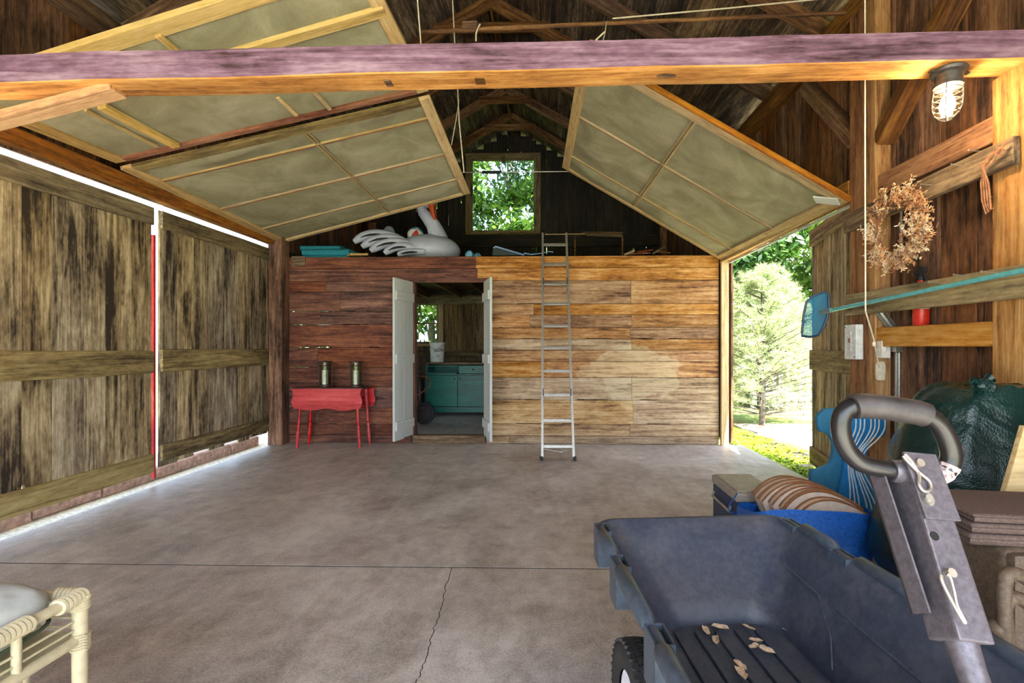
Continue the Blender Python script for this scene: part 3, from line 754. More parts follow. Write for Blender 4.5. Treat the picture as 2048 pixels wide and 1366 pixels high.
mem('batten', 0.06, 0.215, 0.62, 0.215, 0.06, 0.03, M['newwood'], 0.025)
mem('batten', 0.10, 0.17, 0.62, 0.17, 0.018, 0.02, M['muntin'], 0.02)
mem('cleat', 0.08, 0.60, 0.30, 0.60, 0.028, 0.02, M['newwood'], 0.02)
mem('cleat', 0.06, 0.70, 0.28, 0.70, 0.028, 0.02, M['newwood'], 0.02)
mem('cleat', 0.74, 0.50, 0.96, 0.50, 0.035, 0.02, M['newwood'], 0.02)
mem('rail', 0.70, 0.55, 0.70, 0.99, 0.075, 0.03, M['newwood'], 0.01)
# right hand screen door
A = V((XR, 5.82, PX(1430, 527, XR).z)); B = PY(1125, 333, 5.82)
Dr = PX(1696, 402, XR); Dr = V((XR, yA + 0.0, Dr.z)); Cr = PY(1164, 96, yA)
Lr = 5.82 - yA; sr = lambda y: (5.82 - y) / Lr
tr_, Pr, nr_, memr = screen_door('screen_door', 'torn screened overhead door raised over the open right doorway', A, B, Cr, Dr,
            [(0.012, 0.055, 'frame'), (0.985, 0.09, 'frame')], [sr(PX(1475, 505, XR).y), sr(PX(1560, 460, XR).y)], [0.56], sag=0.03)
memr('edge_strip', 1.010, 0.0, 1.010, 1.0, 0.016, 0.04, M['post'])
memr('gusset', 0.93, 0.07, 0.985, 0.02, 0.08, 0.012, M['white_door'], 0.02)
# folds in the torn near-low screen
def fold(a_, b_):
    s = 0.62 + 0.33 * a_; u = 0.10 + 0.26 * b_ + 0.05 * math.sin(a_ * 3)
    return Pr(s, u) - nr_ * (0.012 + 0.05 * math.sin(PI * b_) ** 2 * math.sin(PI * a_))
MB().grid(fold, 14, 10).build('torn_flap', M['screen'], tr_, smooth=True)
# eave-level timber over the left doors' gap is part of the wall; tie rod across the loft window
rd = thing('tie_rod', 'thin steel tie rod with black turnbuckle crossing before the loft window', 'rod', (XL, 6.2, 3.4))
za = PY(1020, 344, 6.2).z
MB().tube([(XL, 6.2, za + 0.0), (XR, 6.2, za + 0.0)], 0.006, 8).build('rod', M['alu'], rd, smooth=True)
xa = PY(964, 345, 6.2).x; xb = PY(1003, 345, 6.2).x
MB().tube([(xa, 6.2, za), (xa + 0.01, 6.2, za), (xb - 0.01, 6.2, za), (xb, 6.2, za)], [0.012, 0.02, 0.02, 0.012], 8).build('turnbuckle', M['black'], rd, smooth=True)
# long pole slung under the rafters, with strings
pl = thing('slung_pole', 'long slim wooden pole slung under the rafters above the tie beam', 'pole', (-0.9, 3.2, 3.4))
MB().tube([PY(842, 64, 3.2), PY(1250, 45, 3.2), PY(1690, 26, 3.2)], 0.013, 8).build('pole', M['rafter'], pl, smooth=True)
MB().box(PY(940, 52, 3.19), (0.10, 0.03, 0.05)).build('bracket', M['rafter'], pl)
def cord(name, label, pts, r=0.004, mat='rope', parts=None, grp=None):
    o = MB().tube(pts, r, 6).build(name, M[mat], None, smooth=True); tag(o, label, 'cord', grp); return o
cord('hanging_rope', 'left one of two pale cords hanging above the tie beam by the screen door tip', [PY(832, -40, 2.9), PY(838, 40, 2.9), PY(843, 100, 2.9)])
cord('hanging_rope', 'thin pale cord hanging past the screen door tip down to the rod', [PY(903, -40, 4.4), PY(910, 95, 4.4), PY(916, 190, 4.4), PY(918, 240, 4.4), PY(928, 345, 4.4)], 0.006)
cord('hanging_rope', 'short slanted cord beside the left screen door tip', [PY(918, 200, 4.45), PY(912, 240, 4.45), PY(903, 290, 4.45)], 0.004)
MB().tube([PY(960, 48, 3.19), PY(955, 58, 3.19), PY(952, 68, 3.18), PY(952, 82, 3.18)], 0.005, 6).build('knotted_end', M['rope'], pl, smooth=True)
cord('taut_line', 'thin taut line rising to the right under the roof', [PY(1225, 37, 3.4), PY(1450, 17, 3.4), PY(1640, -2, 3.4)], 0.005)
cord('hanging_rope', 'white cord loop hanging over a small brown block above the tie beam', [PY(1213, 44, 3.15), PY(1210, 66, 2.6), PY(1204, 90, 2.2), PY(1192, 80, 2.2), PY(1209, 64, 2.25)], 0.004)
x_ = (1190 - 1100) * 2.2 / 950; bl = MB().bar((x_ - 0.03, 2.2, bz(x_) + 0.128 + 0.024), (x_ + 0.03, 2.2, bz(x_) + 0.128 + 0.010), 0.05, 0.03).build('wood_block', M['post'], None); tag(bl, 'small brown wood block on top of the tie beam', 'block')
pc = thing('pull_cord', 'long white pull cord hanging down before the door post to the electric boxes', 'cord', (1.66, 2.6, 1.0))
q1 = PY(1730, -60, 2.55)
MB().tube([q1, PY(1730, 300, 2.55), PY(1731, 622, 2.6), PY(1748, 680, 2.75), PY(1758, 735, 2.9)], 0.004, 6).build('cord', M['rope'], pc, smooth=True)
MB().sphere(PY(1748, 688, 2.74), (0.010, 0.01, 0.016), 8, 6).build('knot', M['rope'], pc, smooth=True)
# ================================================================ LAMPS
M['bulb'] = plain('glowing_bulb', (255, 240, 215), 0.4, emit=(255, 226, 180), es=9.0, var=0)
M['lampmetal'] = plain('cast_grey_metal', (92, 88, 86), 0.5, 0.6, var=0.2)
M['lampglass'] = glass('ribbed_lamp_glass', (255, 246, 230), 0.12, 0.86)
def caged_lamp(top, label, watts, tilt=0.0, col=(1.0, 0.85, 0.66)):
    t = thing('caged_lamp', label, 'lamp', top); T = V(top); mt = Matrix.Rotation(tilt, 3, 'Y')
    R = lambda p: T + mt @ V(p)
    m = mt
    MB().lathe([(0.066, 0), (0.070, -0.006), (0.066, -0.018), (0.052, -0.024), (0.050, -0.060), (0.056, -0.064), (0.056, -0.078), (0.044, -0.082)], T, 24, m).build('base', M['lampmetal'], t, smooth=True)
    MB().bar(R((-0.085, 0, -0.01)), R((0.085, 0, -0.01)), 0.02, 0.008).build('mounting_ear', M['lampmetal'], t, bevel=0.002)
    MB().lathe([(0.040, -0.08), (0.047, -0.10), (0.047, -0.16), (0.042, -0.19), (0.028, -0.215), (0.008, -0.225), (0.001, -0.225)], T, 24, m, cap=False).build('globe', M['lampglass'], t, smooth=True)
    MB().lathe([(0.012, -0.085), (0.014, -0.11), (0.026, -0.14), (0.030, -0.16), (0.026, -0.182), (0.012, -0.195), (0.001, -0.197)], T, 16, m, cap=False).build('bulb', M['bulb'], t, smooth=True)
    cg = MB()
    for z, r in ((-0.095, 0.052), (-0.120, 0.054), (-0.145, 0.054), (-0.170, 0.052), (-0.195, 0.044), (-0.222, 0.022)):
        cg.tube([R((r * math.cos(a), r * math.sin(a), z)) for a in [2 * PI * k / 24 for k in range(24)]], 0.0022, 5, closed=True)
    for k in range(4):
        a = PI / 4 + k * PI / 2
        cg.tube([R((r * math.cos(a), r * math.sin(a), z)) for z, r in ((-0.075, 0.052), (-0.12, 0.055), (-0.17, 0.053), (-0.2, 0.042), (-0.222, 0.022), (-0.232, 0.0))], 0.0024, 5)
    cg.build('cage', M['lampmetal'], t, smooth=True)
    l = bpy.data.lights.new('lamp_light', 'POINT'); l.energy = watts; l.color = col; l.shadow_soft_size = 0.03
    lo = bpy.data.objects.new('lamp_light', l); C.objects.link(lo); lo.location = R((0, 0, -0.15)); lo.parent = t; lo.matrix_parent_inverse = MW[t.name].inverted()
    return t
lx = (1879 - 1100) * 2.19 / 950
caged_lamp((lx + 0.01, 2.195, bz(lx) - 0.002), 'lit caged lamp under the right end of the tie beam', 16, 0.06)
caged_lamp((-3.05, 2.195, bz(-3.05) - 0.002), 'lit caged lamp under the far left end of the tie beam', 22, 0.0)
# unseen second tie beam behind the viewer, two lamps added as interior fill
tb2 = thing('tie_beam', 'unseen second tie beam added near the yard end to carry the fill lamps', 'beam', (XL, -0.6, 2.5))
beam('timber', tb2, (-3.45, -0.6, 2.62), (XR + 0.08, -0.6, 2.62), 0.15, 0.13, M['beam_under'])
for x_ in (-2.3, 1.2): caged_lamp((x_, -0.6, 2.553), 'added fill lamp under the unseen yard end tie beam, ' + ('left one' if x_ < 0 else 'right one'), 42, col=(1.0, 0.97, 0.95))

# ================================================================ THINGS
# ---- ladder
def ladder():
    t = thing('ladder', 'tall aluminium ladder leaning on the plank wall up to the loft', 'ladder', PZ(1116, 921, 0))
    y0 = PZ(1081, 921, 0).y; zt = 2.60; yt = 5.80 - 0.03 + (zt - ZL) * 0.30
    f0, f1 = PZ(1083, 919, 0), PZ(1149, 919, 0); yb_ = f0.y
    yat = lambda z: yb_ + (YB - 0.07 - yb_) * z / 2.33
    topy = yat(2.6)
    a0, a1 = V((f0.x, yb_, 0.02)), V((f1.x, yb_, 0.02)); b0 = V((PY(1084, 468, topy).x, topy, PY(1084, 468, topy).z)); b1 = V((PY(1134, 468, topy).x, topy, b0.z))
    up = V((0, -1, 0.3))
    for a, b in ((a0, b0), (a1, b1)):
        m, L = frame(a, b, up); mb = MB()
        mb.bar(a, b, 0.006, 0.062, up); s_ = 1 if a is a0 else -1
        for k in (-1, 1): mb.bar(a + V((s_ * 0.010, 0, 0)) + up.normalized() * k * 0.029, b + V((s_ * 0.010, 0, 0)) + up.normalized() * k * 0.029, 0.022, 0.005, up)
        mb.build('side_rail', M['alu'], t, mw=m)
        MB().box(a + V((0, -0.01, -0.0)), (0.035, 0.07, 0.04)).build('foot', M['black'], t, bevel=0.008)
    for i, py in enumerate((490, 529, 568, 608, 652, 696, 742, 790, 841, 893)):
        lo, hi = 0.0, 1.0
        for _ in range(30):
            mid = (lo + hi) / 2; p = a0.lerp(b0, mid); d = p - CP
            yy = PPY - FP * d.z / (d.dot(V((-math.sin(TH), math.cos(TH), 0))))
            if yy > py: lo = mid
            else: hi = mid
        p, q = a0.lerp(b0, lo), a1.lerp(b1, lo); 
        MB().bar(p + V((.004, 0, 0)), q - V((.004, 0, 0)), 0.034, 0.024, up).build('rung', M['alu'], t, bevel=0.004)
        if i in (2, 7):
            for e, s_ in ((p, 1), (q, -1)):
                MB().bar(e + V((0.018 * s_, -0.02, 0.07)), e + V((0.018 * s_, -0.03, -0.10)), 0.014, 0.02).build('rung_lock', M['steel'], t)
        if i == 9:
            MB().bar(p + V((0.02, 0, -0.02)), q.lerp(p, 0.35) + V((0, -0.02, -0.055)), 0.03, 0.006).build('brace_strap', M['alu'], t)
            MB().bar(q + V((-0.01, 0, -0.02)), q.lerp(p, 0.45) + V((0, -0.02, -0.045)), 0.03, 0.006).build('brace_strap', M['alu'], t)
ladder()

# ---- red drop-leaf table
M['red'] = wood('bright_red_paint', (120, 26, 26), (196, 44, 48), (226, 92, 92), knots=0, stain=1.2, rough=0.35, bump=0.15, vary=0.05, contrast=0.7)
M['darktop'] = wood('dark_red_table_top', (52, 20, 20), (92, 36, 34), (132, 58, 52), knots=0, stain=0.8, rough=0.4, bump=0.1, vary=0.0)
tb_ = thing('drop_leaf_table', 'small red drop-leaf table with turned legs before the dark planks', 'table', (-2.60, 5.66, 0))
def wavy(L, H, n=24):   # leaf outline hanging from y=0 to y=-H, ends curved
    out = []
    for i in range(n + 1):
        f = i / n; z = -H * f; out.append((-L / 2 + 0.014 * math.sin(f * PI * 2.2) + 0.012 * f * 1.2, z))
    for i in range(1, n):
        f = i / n; out.append((-L / 2 + 0.02 + (L - 0.04) * f, -H - 0.010 + 0.014 * math.cos(f * PI * 4) ))
    for i in range(n + 1):
        f = 1 - i / n; z = -H * f; out.append((L / 2 - 0.014 * math.sin(f * PI * 2.2) - 0.012 * f * 1.2, z))
    return out
ZT = 0.715; yF, yB = 5.50, 5.79; xc = -2.615; TW = 0.83
MB().prism([(-TW / 2, 0), (TW / 2, 0), (TW / 2 + 0.045, yB - yF), (-TW / 2 + 0.045, yB - yF)], (xc, yF, ZT - 0.018), (1, 0, 0), (0, 1, 0), (0, 0, 0.018)).build('tabletop', M['darktop'], tb_, bevel=0.004)
MB().prism(wavy(TW, 0.235), (xc, yF - 0.012, ZT - 0.012), (1, 0, 0), (0, -0.06, 1), (0, 0.018, 0)).build('drop_leaf', M['red'], tb_, bevel=0.003)
MB().prism(wavy(TW, 0.235), (xc + 0.05, yB - 0.006, ZT - 0.012), (1, 0, 0), (0, 0.03, 1), (0, 0.018, 0)).build('drop_leaf', M['red'], tb_, bevel=0.003)
MB().box((xc + 0.02, (yF + yB) / 2, ZT - 0.065), (TW - 0.12, 0.20, 0.09)).build('apron', M['red'], tb_)
for sx in (-1, 1):
    for (ys, sy, off) in ((yF + 0.055, -1, 0), (yB - 0.07, 1, 0.045)):
        top = V((xc + off + sx * (TW / 2 - 0.085), ys, ZT - 0.03)); foot = V((top.x + sx * 0.045, ys + sy * 0.015, 0.0))
        prof = [(0, 0.022), (0.10, 0.024), (0.2, 0.022), (0.42, 0.014), (0.5, 0.019), (0.53, 0.013), (0.56, 0.022), (0.60, 0.013), (0.63, 0.022), (0.68, 0.012), (0.72, 0.019), (0.80, 0.020), (0.95, 0.012), (1.0, 0.012)]
        MB().tube([top.lerp(foot, f) for f, r in prof], [r for f, r in prof], 12).build('leg', M['red'], tb_, smooth=True)
# candle lanterns
M['bronze'] = plain('dark_bronze', (74, 58, 48), 0.5, 0.6, var=0.2)
M['wax'] = plain('white_wax', (226, 218, 206), 0.5)
def lantern(px, label):
    p = PY(px, 773, 5.66); x = p.x; y = 5.66; z = ZT
    t = thing('candle_lantern', label, 'lantern', (x, y, z), group='candle lanterns on the red table')
    r = 0.078; h = 0.30
    MB().lathe([(r, 0), (r + 0.004, 0.004), (r + 0.004, 0.022), (r - 0.01, 0.03)], (x, y, z), 24).build('base', M['bronze'], t, smooth=True)
    MB().lathe([(r - 0.012, h - 0.012), (r + 0.006, h - 0.008), (r + 0.006, h + 0.006), (0.03, h + 0.012), (0.012, h + 0.016)], (x, y, z), 24).build('lid', M['bronze'], t, smooth=True)
    for k in range(5):
        a = 2 * PI * (k + 0.3) / 5
        MB().tube([(x + r * math.cos(a), y + r * math.sin(a), z + 0.02), (x + r * math.cos(a), y + r * math.sin(a), z + h)], 0.004, 6).build('post', M['bronze'], t)
    MB().tube([(x + r * math.cos(a), y + r * math.sin(a), z + h - 0.045) for a in [2 * PI * k / 24 for k in range(24)]], 0.004, 6, closed=True).build('ring', M['bronze'], t, smooth=True)
    MB().lathe([(r - 0.010, 0.022), (r - 0.010, h - 0.01)], (x, y, z), 24, cap=False).build('glass_chimney', M['glass'], t, smooth=True)
    c = MB().lathe([(0.034, 0), (0.034, 0.172), (0.028, 0.178), (0.001, 0.176)], (x, y, z + 0.024), 20).build('candle', M['wax'], None, smooth=True)
    tag(c, 'white pillar candle inside ' + ('the left lantern' if px < 680 else 'the right lantern'), 'candle', 'candles in the lanterns')
lantern(650, 'dark bronze candle lantern on the red table, left one'); lantern(712, 'dark bronze candle lantern on the red table, right one')

# ---- back room: green cabinet, bucket, hand cart
M['green'] = wood('teal_green_paint', (8, 56, 50), (16, 96, 84), (36, 124, 108), knots=0, stain=1.0, rough=0.45, bump=0.1, vary=0.03, contrast=0.7)
M['dark_gap'] = plain('dark_hollow', (14, 14, 13), 0.9)
zf = 0.10; yf = 7.42; xa, xb = PY(851, 0, yf).x, PY(978, 0, yf).x; zt = PY(0, 724, yf).z; zb = zf + 0.11
cb = thing('cabinet', 'teal green painted cabinet on casters in the back room', 'cabinet', ((xa + xb) / 2, yf + 0.25, zf))
hb = zt - 0.03 - zb; dr_z = zt - 0.03 - 0.165
MB().box(((xa + xb) / 2, yf + 0.27, zb + 0.02), (xb - xa, 0.5, 0.04)).box((xa + 0.015, yf + 0.27, zb + hb / 2), (0.03, 0.5, hb)).box((xb - 0.015, yf + 0.27, zb + hb / 2), (0.03, 0.5, hb)).box(((xa + xb) / 2, yf + 0.51, zb + hb / 2), (xb - xa, 0.02, hb)).box(((xa + xb) / 2, yf + 0.27, dr_z), (xb - xa, 0.5, 0.02)).build('body', M['green'], cb)
MB().box(((xa + xb) / 2, yf + 0.25, zt - 0.015), (xb - xa + 0.06, 0.58, 0.028)).build('worktop', M['siding_room'], cb, bevel=0.004)
xm = PY(915, 0, yf).x
for a, b, s in ((xa + 0.035, xm - 0.003, 1), (xm + 0.003, xb - 0.035, -1)):
    dd = MB().box(((a + b) / 2, yf + 0.006, (zb + 0.05 + dr_z - 0.012) / 2), (b - a, 0.022, dr_z - 0.012 - zb - 0.05)).build('door', M['green'], cb, bevel=0.003)
    kx = b - 0.04 if s > 0 else a + 0.04
    MB().sphere((kx, yf - 0.02, dr_z - 0.06), 0.013, 10, 6).build('knob', M['steel'], dd, smooth=True)
    for z in (zb + 0.12, dr_z - 0.08): MB().box((a + 0.02 if s > 0 else b - 0.02, yf - 0.008, z), (0.05, 0.006, 0.018)).build('strap_hinge', M['steel'], dd)
dw = MB().box(((xm + xb) / 2, yf + 0.006, dr_z + 0.082), (xb - xm - 0.045, 0.022, 0.125)).build('drawer', M['green'], cb, bevel=0.003)
MB().sphere(((xm + xb) / 2, yf - 0.02, dr_z + 0.085), 0.014, 10, 6).build('knob', M['steel'], dw, smooth=True)
for z, h in ((dr_z + 0.137, 0.02), (dr_z + 0.022, 0.02)): MB().box(((xa + xm) / 2, yf + 0.006, z), (xm - xa - 0.03, 0.022, h)).build('face_rail', M['green'], cb)
MB().box(((xa + xb) / 2, yf + 0.02, zb - 0.02), (xb - xa, 0.02, 0.05)).build('plinth', M['green'], cb)
for x_ in (xa + 0.07, xb - 0.07):
    for y_ in (yf + 0.06, yf + 0.45):
        w_ = MB().tube([(x_ - 0.014, y_, zf + 0.036), (x_ + 0.014, y_, zf + 0.036)], 0.036, 16).build('caster', M['steel'], cb, smooth=True)
        MB().box((x_, y_, zf + 0.08), (0.045, 0.03, 0.05)).build('fork', M['alu'], w_)
# bucket with lettering
bx, by, bzt = PY(874.5, 0, 7.58).x, 7.58, zt
bk = thing('bucket', 'white plastic bucket with black lettering on the green cabinet', 'bucket', (bx, by, bzt))
bh_ = PY(0, 685, by).z - bzt
MB().lathe([(0.100, 0), (0.104, 0.01), (0.120, bh_ - 0.035), (0.127, bh_ - 0.033), (0.129, bh_ - 0.004), (0.124, bh_), (0.118, bh_ - 0.004), (0.100, 0.012)], (bx, by, bzt), 28, cap=False).lathe([(0.1, 0.0), (0.1, 0.008)], (bx, by, bzt), 28).build('shell', M['white'], bk, smooth=True)
MB().tube([(bx - 0.13 * math.cos(a), by - 0.05 * math.sin(a) - 0.11 * math.sin(a), bzt + bh_ - 0.02 - 0.10 * math.sin(a)) for a in [PI * k / 14 for k in range(15)]], 0.003, 6).build('handle', M['steel'], bk, smooth=True) if False else None
MB().tube([(bx - 0.125, by - 0.03, bzt + bh_ - 0.03), (bx - 0.09, by - 0.10, bzt + bh_ - 0.075), (bx - 0.05, by - 0.125, bzt + bh_ - 0.10), (bx + 0.03, by - 0.132, bzt + bh_ - 0.11), (bx + 0.10, by - 0.10, bzt + bh_ - 0.06), (bx + 0.127, by - 0.03, bzt + bh_ - 0.025)], 0.0025, 6).build('handle', M['steel'], bk, smooth=True)
M['ink'] = plain('black_ink', (24, 24, 26), 0.6)
def lettering(name, body, size, mat, parent, fn, w=None, depth=0.0006, bold=0.0):
    cu = bpy.data.curves.new(name, 'FONT'); cu.body = body; cu.size = size; cu.align_x = 'CENTER'; cu.extrude = depth; cu.resolution_u = 3; cu.offset = bold
    tmp = bpy.data.objects.new('tmp_text', cu); C.objects.link(tmp)
    dg = bpy.context.evaluated_depsgraph_get(); me = bpy.data.meshes.new_from_object(tmp.evaluated_get(dg)); bpy.data.objects.remove(tmp)
    bm = bmesh.new(); bm.from_mesh(me); bmesh.ops.triangulate(bm, faces=bm.faces); bm.to_mesh(me); bm.free()
    xs = [v.co.x for v in me.vertices]; sc = (w / (max(xs) - min(xs))) if w else 1.0
    for v in me.vertices: v.co = fn(v.co.x * sc, v.co.y, v.co.z)
    me.update(); me.materials.clear(); return link(name, me, mat, parent)
def onbucket(a0, z0, sl=0.0):
    def f(x, y, z):
        r = 0.1225 - 0.0; rr = 0.104 + (0.120 - 0.104) * min(1, max(0, (z0 + y - bzt) / bh_)) + 0.0012 + z
        a = a0 + x / rr
        return V((bx + rr * math.sin(a), by - rr * math.cos(a), z0 + y + x * sl))
    return f
lettering('lettering', 'YARDTIES', 0.062, M['ink'], bk, onbucket(0.42, bzt + 0.165, 0.12), w=0.165, bold=0.0015)
lettering('lettering', 'o@o', 0.045, M['ink'], bk, onbucket(0.35, bzt + 0.09, 0.0), w=0.06)
# two-wheeled hand cart
hc = thing('hand_cart', 'old hand cart with bent rusty handle and black wheel just inside the back room', 'hand cart', PZ(850, 860, zf))
wy = 6.70; wc = PY(848, 829, wy); wr_ = 0.155
wc.z = zf + wr_
wh = MB().tube([wc + V((wr_ * 0.82 * math.cos(a), 0, wr_ * 0.82 * math.sin(a))) for a in [2 * PI * k / 32 for k in range(32)]], 0.029, 10, closed=True).build('tyre', M['black'], hc, smooth=True)
MB().tube([wc + V((0, -0.012, 0)), wc + V((0, 0.012, 0))], 0.105, 24).tube([wc + V((0, -0.04, 0)), wc + V((0, 0.04, 0))], [0.03, 0.03], 16).build('hub', M['steel'], wh, smooth=True)
pr = lambda px, py, d=0.0: PY(px, py, wy - 0.05 + d)
MB().tube([wc + V((0, -0.09, 0)), wc + V((0, 0.09, 0))], 0.010, 8).build('axle', M['rust'], hc)
for d in (0.0, 0.13):
    MB().bar(pr(823, 775, d), pr(846, 856, d), 0.02, 0.035, (1, 0, 0)).build('side_bar', M['steel'], hc)
    MB().tube([pr(800, 740, d), pr(812, 752, d), pr(852, 753, d), pr(862, 762, d), pr(860, 772, d), pr(840, 788, d), pr(829, 795, d)], 0.008, 8).build('handle', M['rust'], hc, smooth=True)
MB().box(pr(845, 853, 0.06) , (0.05, 0.17, 0.05)).build('foot', M['rust'], hc, bevel=0.01)
MB().tube([pr(822, 760), pr(834, 800), pr(838, 812)], 0.007, 8).build('stay', M['rust'], hc)
MB().sphere(PY(840, 741, 6.9), (0.035, 0.05, 0.03), 12, 8).build('knob', M['alu'], hc, smooth=True) if False else None
jn = MB().lathe([(0.07, 0), (0.075, 0.02), (0.075, 0.55), (0.05, 0.60), (0.03, 0.63), (0.03, 0.67), (0.045, 0.68), (0.045, 0.71), (0.02, 0.72)], (PY(839, 0, 7.55).x, 7.55, zf), 20)
tag(jn.build('canister', M['steel'], None, smooth=True), 'dark upright canister between hand cart and green cabinet', 'canister')

# ================================================================ LOFT THINGS
M['swan'] = plain('grey_white_vinyl', (196, 204, 226), 0.38, var=0.06, scale=6)
M['swanrib'] = plain('black_feather_print', (22, 22, 26), 0.6)
M['orange'] = plain('orange_vinyl', (214, 86, 20), 0.45)
M['foam'] = plain('teal_foam', (38, 138, 158), 0.85, var=0.1, bump=0.3)
ysw = 6.35
S = lambda px, py, d=0.0: PY(px, py, ysw + d)
sw = thing('inflatable_swan', 'large inflatable white swan float with orange beak lying in the loft', 'pool float', S(850, 512))
cS = S(848, 488); 
def swbody(p, q):
    a = math.atan2(p.y, p.x); k = 1 + 0.018 * math.sin(a * 46) * (1 - abs(p.z)) ** 0.5
    if p.z < -0.75: q = V((q.x, q.y, q.z * 0.93))
    return V((q.x * k, q.y * k, q.z))
cS.y = ysw + 0.32; zc_ = ZL + 0.215; cx_ = S(846, 0, 0.0).x
MB().sphere((cx_, ysw + 0.32, zc_), (0.44, 0.40, 0.225), 92, 18, fn=swbody).build('body', M['swan'], sw, smooth=True, angle=80)
nk = [S(878, 480, .25), S(872, 464, .25), S(866, 450, .25), S(856, 437, .25), S(846, 425, .25), S(842, 412, .25), S(847, 401, .25), S(855, 396, .25)]
MB().tube(nk, [0.13, 0.115, 0.098, 0.084, 0.072, 0.070, 0.080, 0.085], 16).build('neck', M['swan'], sw, smooth=True)
MB().sphere(S(855, 399, .25), (0.10, 0.085, 0.115), 18, 12).build('head', M['swan'], sw, smooth=True)
bkp = [S(861, 402, .18), S(864, 413, .18), S(867, 425, .18), S(870, 439, .18)]
MB().tube(bkp, [0.06, 0.052, 0.04, 0.022], 12).build('beak', M['orange'], sw, smooth=True)
MB().tube([S(868, 412, .13), S(871, 436, .15)], 0.006, 6).build('beak_line', M['swanrib'], sw)
petals = [((805, 482), (748, 452), (708, 484), 0.060), ((812, 486), (765, 462), (724, 494), 0.060), ((820, 490), (778, 474), (741, 502), 0.060), ((828, 497), (796, 484), (769, 507), 0.055), ((850, 504), (815, 500), (795, 510), 0.04)]
for i, (a, b, c, r) in enumerate(petals):
    d = -0.02 - 0.03 * i
    A_, B_, C_ = S(a[0], a[1], d + 0.08), S(b[0], b[1], d), S(c[0], c[1], d - 0.03)
    pts = [(A_ * (1 - f) ** 2 + B_ * 2 * f * (1 - f) + C_ * f * f) for f in [k / 10 for k in range(11)]]
    for p in pts: p.z = max(p.z, ZL + r)
    MB().tube(pts, [r * 1.0 if 0 < k < 9 else r * (0.55 if k == 10 else 0.85) for k in range(11)], 14, sq=1.0).build('feather', M['swan'], sw, smooth=True)
    pt2 = [p + V((0, -r * 1.15, -r * 0.42)) for p in pts[2:9]]
    MB().tube(pt2, [0.004, 0.011, 0.015, 0.015, 0.015, 0.010, 0.004], 8).build('feather_line', M['swanrib'], sw)
MB().sphere(S(778, 470, 0.5), (0.09, 0.09, 0.13), 14, 10).build('tail', M['swan'], sw, smooth=True)
# beach ball
t = NT('beach_ball_panels'); tc = t.n.new('ShaderNodeTexCoord'); gr = t.n.new('ShaderNodeTexGradient'); gr.gradient_type = 'RADIAL'
t.L(tc.outputs['Object'], gr.inputs[0]); cr_ = t.n.new('ShaderNodeValToRGB'); cr_.color_ramp.interpolation = 'CONSTANT'
e = cr_.color_ramp.elements; e[0].color = lin((230, 236, 236)); e[1].position = 1 / 6; e[1].color = lin((190, 52, 46))
for k, c_ in ((2, (230, 236, 236)), (3, (50, 150, 190)), (4, (230, 236, 236)), (5, (60, 150, 180))):
    q = e.new(k / 6); q.color = lin(c_)
t.L(gr.outputs['Fac'], cr_.inputs[0]); t.color(cr_.outputs[0]); t.bsdf.inputs['Roughness'].default_value = 0.3; M['ball'] = t.m
bc = S(831, 470, 0.32); bc = V((bc.x, ysw + 0.32, ZL + 0.37 + 0.07))
mw = Matrix.Translation(bc) @ Matrix.Rotation(0.9, 4, 'X') @ Matrix.Rotation(0.4, 4, 'Y')
bb = MB().sphere((0, 0, 0), 0.115, 32, 20); tag(bb.build('beach_ball', M['ball'], None, smooth=True, mw=mw, local=True), 'red, white and blue beach ball resting on the swan float', 'ball')
# foam mats
def mat_(name, label, px0, px1, z0, z1, y, fold=False):
    a = PY(px0, 500, y).x; b = PY(px1, 500, y).x; r = (z1 - z0) / 2
    poly = [(0, 0)]; n = 8; out = []
    D = 0.5
    for k in range(n + 1): an = -PI / 2 - PI * k / n; out.append((r + r * math.cos(an) * 1.0, r + r * math.sin(an)))
    out += [(D, 2 * r), (D, 0)]
    o = MB().prism(out, (a, y, z0), (0, 1, 0), (0, 0, 1), (b - a, 0, 0)).build(name, M['foam'], None, smooth=True, angle=50)
    tag(o, label, 'foam mat', 'teal foam mats in the loft'); return o
mat_('foam_mat', 'lowest folded teal foam mat at the left end of the loft', 607, 693, ZL, ZL + 0.035, 6.02)
mat_('foam_mat', 'thick middle teal foam mat at the left end of the loft', 603, 697, ZL + 0.037, ZL + 0.125, 6.02)
mat_('foam_mat', 'topmost teal foam mat tucked under the left screen door', 600, 680, ZL + 0.127, ZL + 0.19, 6.12)
o = MB().bar(PY(697, 510, 6.0), PY(733, 510, 6.15), 0.12, 0.025); tag(o.build('board_offcut', M['newwood'], None), 'pale board offcut between foam mats and swan in the loft', 'board')
M['plaid'] = plain('blue_plaid_cloth', (96, 152, 206), 0.8, var=0.35, scale=12)
pb = thing('plaid_bundle', 'small blue and white plaid bundle beside the swan in the loft', 'bundle', PY(945, 511, 6.1))
c1 = PY(939, 0, 6.15); c2 = PY(956, 0, 6.15)
MB().sphere((c1.x, 6.15, ZL + 0.05), (0.055, 0.07, 0.065), 16, 10, fn=lambda p, q: q * (1 + 0.08 * math.sin(p.x * 9 + p.y * 7))).build('roll', M['plaid'], pb, smooth=True)
MB().sphere((c2.x, 6.13, ZL + 0.035), (0.05, 0.07, 0.045), 16, 10, fn=lambda p, q: q * (1 + 0.08 * math.sin(p.x * 8 + p.z * 7))).build('roll', M['plaid'], pb, smooth=True)
M['navy'] = plain('dark_teal_tarp', (14, 40, 42), 0.5, bump=0.2); M['bluevin'] = plain('pale_blue_edge', (140, 176, 222), 0.4)
tp = thing('folded_raft', 'dark folded inflatable raft with pale blue edge below the loft window', 'raft', PY(1010, 511, 6.1))
